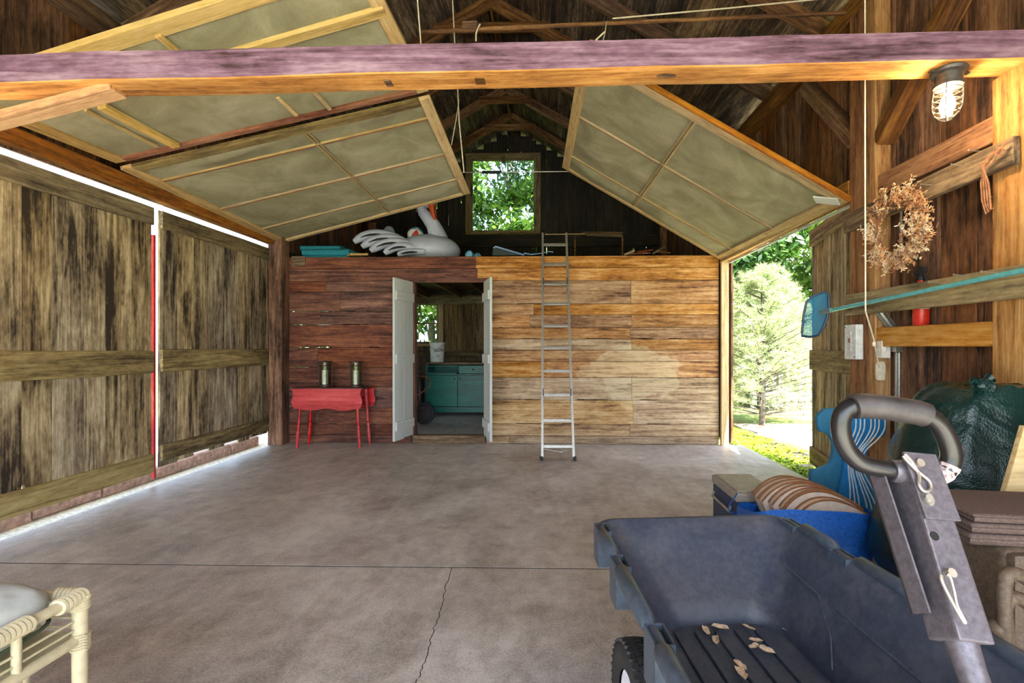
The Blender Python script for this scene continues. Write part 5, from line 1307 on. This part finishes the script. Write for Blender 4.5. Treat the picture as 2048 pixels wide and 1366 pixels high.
# ================================================================ STUFF BESIDE THE CART
# cooler
M['coolerblue'] = plain('navy_cooler_shell', (34, 52, 84), 0.45); M['coolerlid'] = plain('grey_cooler_lid', (150, 142, 130), 0.5)
yc = 2.72; xa_, xb2 = PY(1472, 0, yc).x, PY(1560, 0, yc).x
co = thing('cooler', 'navy cooler with grey lid half behind the blue bag', 'cooler', ((xa_ + xb2) / 2, yc + 0.18, 0))
ctop = PY(0, 952, yc + 0.2).z
MB().box(((xa_ + xb2) / 2, yc + 0.19, (ctop - 0.06) / 2), (xb2 - xa_, 0.40, ctop - 0.06)).build('body', M['coolerblue'], co, bevel=0.015)
MB().box(((xa_ + xb2) / 2, yc + 0.19, ctop - 0.035), (xb2 - xa_ + 0.01, 0.41, 0.05)).build('lid', M['coolerlid'], co, bevel=0.01)
MB().box(((xa_ + xb2) / 2, yc + 0.19, ctop - 0.006), (xb2 - xa_ - 0.02, 0.36, 0.012)).build('lid_panel', M['coolerlid'], co, bevel=0.005)
MB().tube([(xa_ - 0.012, yc + 0.05, ctop - 0.10), (xa_ - 0.02, yc + 0.05, ctop - 0.13), (xa_ - 0.02, yc + 0.33, ctop - 0.13), (xa_ - 0.012, yc + 0.33, ctop - 0.10)], 0.008, 8).build('handle', M['coolerlid'], co, smooth=True)
# blue bag with cushions
M['bagblue'] = plain('shiny_blue_woven_bag', (30, 92, 178), 0.35, var=0.22, scale=70, bump=0.4)
yb1, yb2_ = 2.30, 2.66
bxa, bxb = PY(1506, 0, yb1 + 0.1).x, PY(1772, 0, yb1).x; bzt_ = PY(0, 1010, yb1).z; bz2 = PY(0, 1000, yb2_).z
bg = thing('shopping_bag', 'large shiny blue woven bag stuffed with tan cushions', 'bag', ((bxa + bxb) / 2, 2.5, 0))
def bagp(a, h):   # a angle 0..1 around, h 0..1 up
    an = a * 2 * PI; c_, s_ = math.cos(an), math.sin(an); e = 0.5
    x = (bxb - bxa) / 2 * math.copysign(abs(c_) ** e, c_); y = 0.20 * math.copysign(abs(s_) ** e, s_)
    bul = 1 - 0.16 * (1 - h) ** 2 + 0.03 * math.sin(h * PI)
    top = bzt_ + (bz2 - bzt_) * (y + 0.2) / 0.4
    top += 0.012 * math.sin(an * 3 + 1)
    wr2 = 0.008 * noise.noise(V((a * 14, h * 5, 0))) + 0.004 * noise.noise(V((a * 40, h * 14, 3)))
    return V(((bxa + bxb) / 2 + x * bul * (1 + wr2 * 4), 2.5 + y * bul * (1 + wr2 * 5), h * top))
mb = MB(); nA, nH = 96, 24
for j in range(nH + 1):
    for i in range(nA): mb.v.append(tuple(bagp(i / nA, j / nH)))
for j in range(nH):
    for i in range(nA): k = (i + 1) % nA; mb.f.append((j * nA + i, j * nA + k, (j + 1) * nA + k, (j + 1) * nA + i))
mb.f.append(tuple(range(nA))[::-1]); mb.build('bag_body', M['bagblue'], bg, smooth=True, angle=60)
for y_ in (2.33, 2.67): MB().tube(cat([V((bxa + 0.02, y_ - 0.02, bzt_ - 0.02)), V((bxa - 0.02, y_, bzt_ - 0.12)), V((bxa + 0.10, y_ - 0.04 if y_ < 2.5 else y_ + .04, bzt_ - 0.16)), V((bxa + 0.14, y_ - 0.04, bzt_ - 0.03))]), 0.008, 6, sq=0.4).build('strap', M['bagblue'], bg, smooth=True)
M['tan'] = plain('faded_tan_canvas', (196, 178, 160), 0.9, var=0.08, bump=0.2); M['piping'] = plain('rusty_brown_piping', (128, 82, 46), 0.9)
lab = ['front tan cushion in the blue bag, lowest arch', 'second tan cushion behind the front one in the bag', 'third tan cushion in the bag, with brown piping', 'fourth tan cushion deep in the blue bag', 'fifth tan cushion in the blue bag by its back edge', 'rearmost tan cushion in the blue bag']
ar = [((1590, 1740), 984, 2.385), ((1562, 1742), 966, 2.44), ((1540, 1735), 957, 2.49), ((1520, 1715), 950, 2.54), ((1510, 1690), 946, 2.59), ((1508, 1660), 943, 2.64)]
for i, ((pa_, pb2), pyt, y_) in enumerate(ar):
    x0_, x1_ = PY(pa_, 0, y_).x, PY(pb2, 0, y_).x; zt_ = PY(0, pyt, y_).z; z0_ = bzt_ - 0.10
    x0_ = max(x0_, bxa + 0.035); x1_ = min(x1_, bxb - 0.035)
    top = []; n = 20; sk_ = -0.45 + 0.08 * i
    for k in range(n + 1):
        f = k / n; g_ = f ** (1.0) ; top.append((x0_ + (x1_ - x0_) * f, z0_ + (zt_ - z0_) * (math.sin(PI * (f * 0.86 + 0.07 + 0.07 * math.sin(PI * f)))) ** 0.55))
    poly = [(x0_ + 0.03, z0_)] + top + [(x1_ - 0.03, z0_)]
    cu = thing('cushion', lab[i], 'cushion', ((x0_ + x1_) / 2, y_, z0_), group='tan cushions in the blue bag')
    MB().prism(poly, (0, y_ - 0.024, 0), (1, 0, 0), (0, 0, 1), (0, 0.046, 0)).build('pad', M['tan'], cu, smooth=True, bevel=0.012, angle=50)
    MB().tube([V((x, y_ - 0.024, z)) for x, z in top], 0.0045 if i != 1 else 0.008, 6).build('piping', M['piping'], cu, smooth=True)
    MB().tube([V((x, y_ + 0.022, z)) for x, z in top], 0.004, 6).build('piping', M['piping'], cu, smooth=True)
# blue keyhole-shaped foam float(s)
M['floatteal'] = plain('teal_foam_float', (44, 116, 150), 0.6, var=0.08); M['floatblue'] = plain('bright_blue_foam', (28, 124, 188), 0.55, var=0.08); M['stripe'] = plain('white_stripe', (206, 226, 232), 0.6)
ff = thing('foam_float', 'blue keyhole-shaped foam pool float with white stripes leaning on the right wall', 'pool float', (1.95, 2.95, 0))
yfl = 2.92
def outline(pts, y, th, mat, nm, bev=0.012):
    q = cat([V((px, py, 0)) for px, py in pts] + [V((pts[0][0], pts[0][1], 0))], 5)[:-1]
    w = [PY(p.x, p.y, y) for p in q]
    return MB().prism([(p.x, p.z) for p in w], (0, y, 0), (1, 0, 0), (0, 0, 1), (0, th, 0)).build(nm, mat, ff, bevel=bev, smooth=True, angle=40)
outline([(1650, 818), (1700, 818), (1725, 850), (1712, 900), (1716, 960), (1750, 1020), (1762, 1090), (1740, 1108), (1680, 1108), (1640, 1040), (1622, 950), (1640, 938), (1662, 925), (1668, 890), (1655, 868), (1640, 862), (1636, 835)], yfl + 0.03, 0.04, M['floatteal'], 'rear_panel')
fp = [(1690, 836), (1765, 836), (1775, 842), (1770, 872), (1745, 878), (1738, 895), (1736, 940), (1752, 985), (1770, 1030), (1778, 1090), (1760, 1112), (1690, 1112), (1665, 1040), (1680, 990), (1690, 930), (1688, 885), (1680, 862)]
outline(fp, yfl - 0.012, 0.036, M['floatblue'], 'front_panel')
for k, (dx, w_) in enumerate(((0, 0), (9, 0), (17, 0), (30, 0), (38, 0), (46, 0), (58, 0))):
    f = k / 6
    pts = [(1712 + dx, 838), (1711 + dx, 858), (1704 + dx * 0.9, 878), (1697 + dx * 0.55, 905), (1697 + dx * 0.5, 940), (1700 + dx * 0.75, 975), (1700 + dx * 1.15, 1020), (1700 + dx * 1.25, 1100)]
    q = cat([PY(x, y, yfl - 0.013) for x, y in pts]); MB().tube(q, 0.0045, 6).build('stripe', M['stripe'], ff, smooth=True)
# white folding slatted thing between bag and green bundle
fc = thing('folding_chair', 'white metal folding chair lying folded between blue bag and green bundle', 'chair', (1.72, 2.5, 0))
M['whitemetal'] = plain('white_painted_tube', (216, 206, 196), 0.4)
yw = 2.52
for (a_, b_) in (((1725, 1046), (1800, 1061)), ((1735, 1100), (1800, 1080)), ((1730, 1106), (1790, 1106)), ((1725, 1117), (1790, 1118)), ((1722, 1126), (1790, 1128)), ((1718, 1137), (1788, 1140))):
    MB().tube([PY(*a_, yw), PY(*b_, yw)], 0.009, 8).build('slat_tube', M['whitemetal'], fc, smooth=True)
for px in (1722, 1800): MB().tube([PY(px, 1035, yw + 0.01), V((PY(px, 1145, yw + 0.01).x, yw + 0.01, 0.012))], 0.010, 8).build('frame_tube', M['whitemetal'], fc, smooth=True)
# green wrapped bundle
t = NT('dark_green_tarp'); cG = t.coords((1, 1, 1), rnd=False); n1 = t.noise(cG, 3.2, 4, 0.5, 0.7); n2 = t.noise(cG, 160, 2, 0.5)
t.color(t.ramp(n1, [(0.3, (6, 28, 27)), (0.55, (12, 48, 44)), (0.8, (28, 72, 64))])); t.bsdf.inputs['Roughness'].default_value = 0.24
h_ = t.math('ADD', t.math('MULTIPLY', n1, 1.0), t.math('MULTIPLY', n2, 0.05)); t.bump(h_, 0.7, 0.08); M['tarp'] = t.m
gb = thing('green_bundle', 'big upright bundle wrapped in dark green tarp against the right wall', 'bundle', (1.85, 2.1, 0))
rows = [(1210, 1850, 2040), (1160, 1800, 2070), (1100, 1762, 2085), (1050, 1775, 2090), (1000, 1798, 2092), (950, 1812, 2092), (900, 1818, 2092), (860, 1832, 2088), (830, 1848, 2084), (800, 1858, 2080), (787, 1872, 2080), (774, 1892, 2072), (766, 1925, 2050)]
mb = MB(); nA = 72; yG2 = 2.06; rows2 = []
for i in range(len(rows) - 1):
    for k in range(4):
        f = k / 4; rows2.append(tuple(rows[i][j] * (1 - f) + rows[i + 1][j] * f for j in range(3)))
rows2.append(rows[-1])
for j, (py, l, r) in enumerate(rows2):
    z = max(0.0, PY(0, py, yG2).z); xl, xr = PY(l + 16, py, yG2).x, min(PY(r, py, yG2).x, 2.055)
    for i in range(nA):
        a = 2 * PI * i / nA; c_, s_ = math.cos(a), math.sin(a)
        wv = 1 + 0.09 * noise.noise(V((c_ * 1.6, s_ * 1.6, z * 2.4))) + 0.05 * noise.noise(V((c_ * 5, s_ * 5, z * 3 + 4))) + 0.03 * abs(noise.noise(V((c_ * 9 + z * 6, s_ * 9, z * 5))))
        yy = yG2 + 0.08 + 0.24 * s_ * wv * (0.5 + 0.5 * min(1, (1.15 - z) * 2.2))
        mb.v.append(((xl + xr) / 2 + (xr - xl) / 2 * math.copysign(abs(c_) ** 0.8, c_) * (1 + (wv - 1) * 0.35), yy, z + 0.015 * noise.noise(V((c_ * 4, s_ * 4, z * 3)))))
nr2 = len(rows2)
for j in range(nr2 - 1):
    for i in range(nA): k = (i + 1) % nA; mb.f.append((j * nA + i, j * nA + k, (j + 1) * nA + k, (j + 1) * nA + i))
mb.f.append(tuple(range(nA))[::-1]); mb.f.append(tuple((nr2 - 1) * nA + i for i in range(nA)))
mb.build('tarp', M['tarp'], gb, smooth=True, angle=70)
kk = PY(1965, 772, 2.0)
MB().sphere(kk, (0.035, 0.03, 0.03), 14, 8, fn=lambda p, q: q * (1 + 0.25 * math.sin(p.x * 9 + p.y * 5))).tube([kk, kk + V((0.03, 0, 0.035)), kk + V((0.05, 0.0, 0.02))], [0.012, 0.02, 0.006], 8).tube([kk, kk + V((-0.04, 0, 0.025)), kk + V((-0.06, 0.0, 0.01))], [0.01, 0.015, 0.004], 8).build('tied_top', M['tarp'], gb, smooth=True)
MB().tube(cat([PY(1840, 860, 1.86), PY(1860, 822, 1.86), PY(1900, 792, 1.88), PY(1940, 782, 1.9), PY(1975, 790, 1.9), PY(2040, 812, 1.9)]), 0.005, 6).build('draw_cord', M['rope'], gb, smooth=True) if False else None
# leaning plank
ln = MB().bar(PY(1946, 1300, 1.66), PY(2072, 860, 1.72), 0.022, 0.10, (1, 0, 0)); tag(ln.build('leaning_plank', M['newwood'], None, bevel=0.003), 'pale new plank leaning between green bundle and brown chairs', 'plank')
# stacked brown resin chairs
M['resin'] = plain('dusty_brown_resin', (82, 68, 54), 0.6, var=0.25, scale=90, bump=0.3); M['brownpad'] = plain('grey_brown_pad_cloth', (88, 72, 66), 0.95, var=0.2, scale=140, bump=0.5)
rc = thing('resin_chair', 'dusty brown moulded armchair at the right edge behind the cart', 'chair', (1.45, 1.3, 0))
yr = 1.36
bx0 = PY(2002, 0, yr).x
zr_ = PY(0, 1072, yr).z
MB().box((bx0 + 0.25, yr + 0.13, zr_ / 2 + 0.15), (0.50, 0.30, zr_ - 0.3)).build('seat_shell', M['resin'], rc, bevel=0.03, seg=3, smooth=True)
MB().box((bx0 + 0.05, yr - 0.005, zr_ / 2), (0.09, 0.06, zr_ - 0.02)).box((bx0 + 0.45, yr - 0.0, zr_ / 2), (0.09, 0.06, zr_ - 0.02)).build('leg', M['resin'], rc, bevel=0.015, seg=2, smooth=True)
for (dy, dz) in ((0, 0), (0.0, -0.095)):
    q = cat([PY(2075, 1175 + dz * -500, 1.24), PY(2040, 1150 - dz * 500, 1.24), PY(2015, 1150 - dz * 520, 1.24), PY(2008, 1175 - dz * 560, 1.24), PY(2010, 1240 - dz * 500, 1.24), PY(2022, 1330 - dz * 300, 1.25)])
    MB().tube(q, 0.017, 12).build('arm', M['resin'], rc, smooth=True)
MB().sphere(PY(1995, 1256, 1.25), (0.026, 0.024, 0.022), 14, 9).build('arm_end', M['resin'], rc, smooth=True)
for dy in (0.24,): MB().box((bx0 + 0.05, yr + dy, 0.2), (0.06, 0.05, 0.4)).box((bx0 + 0.45, yr + dy, 0.2), (0.06, 0.05, 0.4)).build('leg', M['resin'], rc, bevel=0.01)
fp_ = thing('folded_pads', 'folded grey-brown chair pads stacked on the brown armchair', 'cushion', PY(2000, 1005, 1.4))
mb = MB()
for i, (z0, z1, off) in enumerate(((0.0, 0.032, 0.0), (0.034, 0.062, 0.012), (0.064, 0.088, 0.03))):
    a_ = PY(1978 + off * 300, 0, yr - 0.05).x
    ang = 0.12
    m = Matrix.Rotation(-0.12, 3, 'Z') @ Matrix.Rotation(0.0, 3, 'Y')
    c_ = V((a_ + 0.29, yr + 0.10, zr_ + (z0 + z1) / 2))
    b_ = MB().box(c_, (0.56, 0.26, z1 - z0), m).build('pad', M['brownpad'], fp_, bevel=0.012, seg=3, smooth=True)
    cs_ = [c_ + m @ V((sx_ * 0.28, sy_ * 0.13, -0.002)) for sx_, sy_ in ((-1, -1), (1, -1), (1, 1), (-1, 1))]
    MB().tube(cs_, 0.007, 6, closed=True).build('piping', M['brownpad'], fp_, smooth=True)

# ---- wicker stool with cushion, lower left
M['rattan'] = plain('cream_painted_rattan', (196, 186, 154), 0.5, var=0.08)
M['print'] = plain('white_leaf_print_cloth', (196, 202, 200), 0.9, var=0.12, scale=8, dirt=(128, 150, 140), bump=0.3)
ot = thing('rattan_ottoman', 'cream rattan ottoman frame in the lower left corner', 'stool', (-1.6, 1.05, 0))
xs_ = -1.285; zt2 = PX(160, 1192, xs_).z; yfar = PX(160, 1192, xs_).y; ynr = yfar - 0.62; xw = xs_ - 0.62
corners = [V((xs_, yfar, 0)), V((xs_, ynr, 0)), V((xw, ynr, 0)), V((xw, yfar, 0))]
for c_ in corners:
    MB().tube([c_, c_ + V((0, 0, zt2 - 0.03)), c_ + V((0.006, 0.006, zt2 + 0.004))], [0.016, 0.018, 0.018], 14).build('post', M['rattan'], ot, smooth=True)
    wz = MB()
    for k in range(6): wz.tube([c_ + V((0.0195 * math.cos(a), 0.0195 * math.sin(a), zt2 - 0.145 + k * 0.0075 + 0.006 * a / 6.28)) for a in [2 * PI * i / 16 for i in range(16)]], 0.0036, 5, closed=True)
    wz.build('binding', M['rattan'], ot, smooth=True); wz = MB()
    for k in range(4): wz.tube([c_ + V((0.0205 * math.cos(a), 0.0205 * math.sin(a), zt2 - 0.032 + k * 0.0075)) for a in [2 * PI * i / 16 for i in range(16)]], 0.004, 5, closed=True)
    wz.build('binding', M['rattan'], ot, smooth=True)
for i in range(4):
    a_, b_ = corners[i] + V((0, 0, zt2 + 0.0)), corners[(i + 1) % 4] + V((0, 0, zt2 + 0.0))
    MB().tube([a_, b_], 0.0135, 12).build('top_rail', M['rattan'], ot, smooth=True)
    MB().tube([a_ - V((0, 0, 0.115)), b_ - V((0, 0, 0.115))], 0.015, 10).build('lower_rail', M['rattan'], ot, smooth=True)
    for z in (0.04, 0.065, 0.09): MB().tube([a_ - V((0, 0, z + 0.02)), b_ - V((0, 0, z + 0.02))], 0.0035, 6).build('reed', M['rattan'], ot, smooth=True)
    d_ = (b_ - a_).normalized(); up_ = V((0, 0, 1)); sd2 = d_.cross(up_)
    L_3 = (b_ - a_).length
    def coil(s0, s1):
        wz = MB(); n = int((s1 - s0) / 0.0115)
        for k in range(n):
            c_ = a_ + d_ * (s0 + k * 0.0115)
            wz.tube([c_ + (up_ * math.cos(t2) + sd2 * math.sin(t2)) * 0.0165 + d_ * 0.004 * math.sin(t2) for t2 in [2 * PI * q / 14 for q in range(14)]], 0.0062, 5, closed=True)
        wz.build('coil_wrap', M['rattan'], ot, smooth=True)
    coil(0.0, 0.07); coil(0.135, 0.29); coil(L_3 - 0.06, L_3)
    for s in (0.155, 0.31, L_3 - 0.155):
        c_ = a_ + d_ * s; MB().tube([c_ - V((0, 0, 0.01)), V((c_.x, c_.y, 0.05))], 0.010, 10).build('spindle', M['rattan'], ot, smooth=True)
cz = zt2 - 0.085
def cush(p, q):
    sx_ = math.copysign(abs(p.x) ** 0.28, p.x); sy_ = math.copysign(abs(p.y) ** 0.28, p.y)
    k = 1 - 0.12 * abs(p.z) ** 2
    return V((sx_ * 0.298 * k, sy_ * 0.298 * k, math.copysign(abs(p.z) ** 0.8, p.z) * 0.085 + 0.010 * noise.noise(V((p.x * 3, p.y * 3, p.z * 2))) + 0.006 * noise.noise(V((p.x * 9, p.y * 4, 1)))))
cc_ = thing('seat_cushion', 'white leaf-print cushion puffed up on the rattan ottoman', 'cushion', ((xs_ + xw) / 2, (yfar + ynr) / 2, zt2 - 0.1))
MB().sphere(((xs_ + xw) / 2 - 0.005, (yfar + ynr) / 2 - 0.0, zt2 - 0.0), 1.0, 64, 24, fn=cush).build('cushion_body', M['print'], cc_, smooth=True, angle=80)
M['seam'] = plain('dark_green_seam', (70, 84, 62), 0.9)
sq = []
for a in [2 * PI * i / 60 for i in range(60)]:
    sq.append(V(((xs_ + xw) / 2 + math.copysign(abs(math.cos(a)) ** 0.3, math.cos(a)) * 0.297, (yfar + ynr) / 2 + math.copysign(abs(math.sin(a)) ** 0.3, math.sin(a)) * 0.297, zt2 - 0.045)))
MB().tube(sq, 0.005, 5, closed=True).build('seam_tape', M['seam'], cc_)
MB().box(((xs_ + xw) / 2, (yfar + ynr) / 2, zt2 - 0.108), (0.60, 0.60, 0.012)).build('seat_deck', M['rattan'], ot)
# ================================================================ OUTSIDE
M['leaf1'] = leafmat('broad_green_leaves', (58, 96, 30), (128, 158, 62)); M['leaf2'] = leafmat('dark_green_leaves', (40, 74, 34), (84, 122, 56))
M['needle'] = leafmat('pale_pine_needles', (120, 150, 96), (196, 202, 150), 0.3); M['gc'] = leafmat('lime_groundcover', (150, 182, 30), (210, 226, 80), 0.3)
M['bark'] = wood('grey_bark', (52, 46, 40), (104, 96, 86), (146, 138, 126), knots=0)
def leaves(mb, c, r, n, size, rnd, shell=0.35, flat=0.0):
    for i in range(n):
        d = V((rnd.gauss(0, 1), rnd.gauss(0, 1), rnd.gauss(0, 1))).normalized(); k = rnd.uniform(shell, 1.0)
        p = c + V((d.x * r[0] * k, d.y * r[1] * k, d.z * r[2] * k))
        a = V((rnd.uniform(-1, 1), rnd.uniform(-1, 1), rnd.uniform(-1, 1) * (1 - flat))).normalized(); b = a.cross(V((rnd.uniform(-1, 1), rnd.uniform(-1, 1), 1))).normalized()
        s = size * rnd.uniform(0.6, 1.3); n0 = len(mb.v)
        mb.v += [tuple(p - a * s), tuple(p + b * s * 0.42 - a * s * .1), tuple(p + a * s), tuple(p - b * s * 0.42 - a * s * .1)]; mb.f.append((n0, n0 + 1, n0 + 2, n0 + 3))
def rawmesh(mb, name, mat, parent):
    me = bpy.data.meshes.new(name); me.from_pydata(mb.v, [], mb.f); me.update(); return link(name, me, mat, parent)
def tree(name, label, x, y, h, r, seed, mat='leaf1', clumps=26, per=330, size=0.10, trunk=0.12, z0=-0.1, low=0.25, group=None, cat='tree'):
    rnd = random.Random(seed); t = thing(name, label, cat, (x, y, z0), group=group)
    tk = MB(); top = V((x + rnd.uniform(-.3, .3), y, z0 + h * 0.8)); mid = V((x + rnd.uniform(-.15, .15), y, z0 + h * 0.4))
    tk.tube([(x, y, z0 - 0.1), mid, top], [trunk, trunk * 0.7, trunk * 0.25], 10); cr = MB()
    for i in range(clumps):
        a = rnd.uniform(0, 2 * PI); f = rnd.uniform(low, 1.0); rr = r * (1 - 0.75 * max(0, f - 0.45) ** 1.2) * rnd.uniform(0.25, 1.0)
        c = V((x + rr * math.cos(a), y + rr * math.sin(a), z0 + h * f)); base = V((x, y, z0 + h * max(low * 0.6, f - 0.2)))
        tk.tube([base, (base + c) / 2 + V((0, 0, 0.1)), c], [trunk * 0.3, trunk * 0.18, 0.01], 6)
        q = r * rnd.uniform(0.28, 0.42); leaves(cr, c, (q, q, q * 0.7), per, size, rnd, 0.1)
    tk.build('trunk', M['bark'], t, smooth=True); rawmesh(cr, 'foliage', M[mat], t); return t
# seen through the right doorway
def pine(name, label, x, y, h, r, seed):
    rnd = random.Random(seed); t = thing(name, label, 'tree', (x, y, -0.08)); tk = MB(); nd = MB()
    tk.tube([(x, y, -0.15), (x, y, h)], [0.05, 0.012], 10)
    z = 0.10
    while z < h:
        k = 1 - z / h; L = r * (k ** 0.75) + 0.12; nb_ = 8 if z < h * 0.7 else 6
        for i in range(nb_):
            a = rnd.uniform(0, 2 * PI); e = V((x + L * math.cos(a), y + L * math.sin(a), z + L * min(0.42, 0.06 + z * 0.5))); b = V((x, y, z)); tk.tube([b, e], [0.012, 0.004], 5)
            for m in range(3, 9):
                f = m / 8; p = b.lerp(e, f)
                for q in range(3):
                    tip = p + V((rnd.uniform(-1, 1), rnd.uniform(-1, 1), rnd.uniform(-0.2, 0.9))).normalized() * rnd.uniform(0.04, 0.12)
                    for w in range(15):
                        d = V((rnd.gauss(0, 1), rnd.gauss(0, 1), rnd.gauss(0.55, 0.8))).normalized() * rnd.uniform(0.06, 0.10); sd_ = d.cross(V((rnd.uniform(-1, 1), rnd.uniform(-1, 1), 0.3))).normalized() * 0.0035
                        n0 = len(nd.v); nd.v += [tuple(tip - sd_), tuple(tip + sd_), tuple(tip + d)]; nd.f.append((n0, n0 + 1, n0 + 2))
        z += 0.09 if z > 0.8 else 0.07
    tk.build('trunk', M['bark'], t, smooth=True); rawmesh(nd, 'needles', M['needle'], t); return t
pine('young_pine', 'young bushy pine in full sun outside the right doorway', 3.42, 7.75, 2.4, 1.15, 1)
pine('young_pine', 'second young pine half hidden by the right doorway edge', 4.75, 10.2, 2.6, 1.0, 2)
tree('garden_tree', 'leafy tree behind the picket fence, left one in the doorway', 4.4, 13.0, 6.5, 2.6, 3, 'leaf2', 40, 420, 0.12, low=0.08)
tree('garden_tree', 'leafy tree behind the picket fence, nearest the swung door', 8.2, 12.5, 6.5, 2.8, 4, 'leaf1', 42, 420, 0.12, low=0.05)
tree('garden_tree', 'tall dark tree far behind the young pine', 6.5, 18.0, 9.0, 3.6, 5, 'leaf2', 44, 420, 0.17, low=0.05)
tree('garden_shrub', 'low dark shrub beside the picket fence', 5.6, 11.8, 1.9, 1.2, 6, 'leaf2', 18, 380, 0.08, trunk=0.04, low=0.1, cat='shrub')
# behind the gable window
for i, (x, y, h, r, m_, lb) in enumerate(((-3.6, 14.5, 9.0, 2.9, 'leaf1', 'sunny tree at the left of the loft window view'), (0.2, 16.0, 9.5, 3.0, 'leaf1', 'sunny tree at the right of the loft window view'), (-1.6, 20.5, 12.5, 3.8, 'leaf2', 'tall shaded tree in the middle of the loft window view'), (-7.0, 18.0, 10, 3.4, 'leaf2', 'dark tree far left behind the barn'))):
    tree('woodland_tree', lb, x, y, h, r, 30 + i, m_, 46, 400, 0.14, low=0.03, group='trees behind the barn')
# left side
for i, (x, y) in enumerate(((-11, 1.5), (-12, 6.5))):
    tree('yard_tree', 'leafy tree across the drive, ' + ('nearer the yard' if i == 0 else 'nearer the back'), x, y, 5.5, 2.2, 50 + i, 'leaf2', 22, 200, 0.16, low=0.1, group='trees across the drive')
# picket fence
pf = thing('picket_fence', 'white picket fence beyond the young pine', 'fence', (6.0, 9.6, -0.1))
M['fencewhite'] = plain('white_fence_paint', (224, 228, 226), 0.6)
fa, fb = V((4.3, 10.1, 0)), V((9.5, 8.6, 0)); fu = (fb - fa).normalized(); FL = (fb - fa).length; s = 0
mesh0 = None
while s < FL:
    p = fa + fu * s; m, _ = frame(p + V((0, 0, -0.06)), p + V((0, 0, 0.98)), fu.cross(V((0, 0, 1))))
    if mesh0 is None:
        o = MB().prism([(-0.04, -0.52), (0.04, -0.52), (0.04, 0.46), (0.025, 0.50), (0.0, 0.53), (-0.025, 0.50), (-0.04, 0.46)], (0, 0, -0.01), (0, 1, 0), (1, 0, 0), (0, 0, 0.02)).build('picket', M['fencewhite'], pf, mw=m, local=True); mesh0 = o.data
    else: link('picket', mesh0, None, pf, m)
    s += 0.125
for z in (0.22, 0.72): beam('rail', pf, fa + V((0, 0.03, z)), fb + V((0, 0.03, z)), 0.03, 0.07, M['fencewhite'])
s = 0
while s < FL: p = fa + fu * s + V((0, 0.06, 0)); beam('post', pf, p + V((0, 0, -0.1)), p + V((0, 0, 1.02)), 0.09, 0.09, M['fencewhite']); s += 2.0
# groundcover strip with stepping stones
rnd = random.Random(77); gcv = MB()
def strip_x(y): return (2.36 + 0.02 * (y - 4), 2.62 + 0.23 * (7.6 - y) * 1.0)
for i in range(9000):
    y = rnd.uniform(3.6, 7.6); lo, hi = 2.37, 2.66 + 0.27 * (7.4 - y) if y > 4.9 else 3.3
    x = rnd.uniform(lo, max(hi, lo + 0.15)); u = (y * 1.9) % 1.0
    if 0.25 < u < 0.62 and x > lo + 0.22 and x < hi - 0.12 and noise.noise(V((x * 3, y * 3, 0))) < 0.25: continue
    z = -0.05 + rnd.uniform(0.0, 0.05) + 0.03 * noise.noise(V((x * 3, y * 3, 2))); a = rnd.uniform(0, 6.28); s = rnd.uniform(0.012, 0.024)
    n0 = len(gcv.v); A1 = V((math.cos(a), math.sin(a), rnd.uniform(-.4, .6))) * s; B1 = V((-math.sin(a), math.cos(a), rnd.uniform(-.4, .4))) * s * 0.7; p = V((x, y, z))
    gcv.v += [tuple(p - A1), tuple(p + B1), tuple(p + A1), tuple(p - B1)]; gcv.f.append((n0, n0 + 1, n0 + 2, n0 + 3))
gv = rawmesh(gcv, 'groundcover', M['gc'], None); tag(gv, 'lime green groundcover growing along the barn outside the doorway', 'plants', kind='stuff')
k = 0
yy = 4.439
while yy < 7.4:
    o = MB().box((2.36 + 0.42, yy, -0.065), (0.42, 0.30, 0.05), Matrix.Rotation(0.2, 3, 'Z')).build('stepping_stone', M['steel'] if False else M['dirt'], None, bevel=0.01)
    tag(o, '%s grey stepping stone in the groundcover counted from the swung door' % ('first second third fourth fifth sixth seventh'.split()[k]), 'stone', 'stepping stones outside'); k += 1; yy += 0.526
M['litter'] = plain('rusty_leaf_litter', (150, 84, 44), 0.95, var=0.4, scale=30)
lt = MB()
for i in range(1500):
    x = rnd.uniform(2.7, 4.8); y = rnd.uniform(6.9, 8.4)
    if noise.noise(V((x * 2.2, y * 2.2, 7))) < 0.0: continue
    p = V((x, y, -0.058 + rnd.uniform(0, 0.012))); a = rnd.uniform(0, 6.28); s = rnd.uniform(0.012, 0.03); A1 = V((math.cos(a), math.sin(a), .1)) * s; B1 = V((-math.sin(a), math.cos(a), 0.05)) * s * .5; n0 = len(lt.v)
    lt.v += [tuple(p - A1), tuple(p + B1), tuple(p + A1), tuple(p - B1)]; lt.f.append((n0, n0 + 1, n0 + 2, n0 + 3))
o = rawmesh(lt, 'fallen_leaves', M['litter'], None); tag(o, 'rusty fallen needles and leaves under the young pine', 'leaves', kind='stuff')
vn = MB().tube(cat([PY(1457, 535, 5.9), PY(1464, 560, 5.9), PY(1466, 582, 5.9), PY(1458, 608, 5.95), PY(1446, 630, 5.95), PY(1444, 700, 5.95)]), 0.006, 6); tag(vn.build('hanging_vine', M['bark'], None, smooth=True), 'dark bare vine dangling at the left of the right doorway', 'vine')
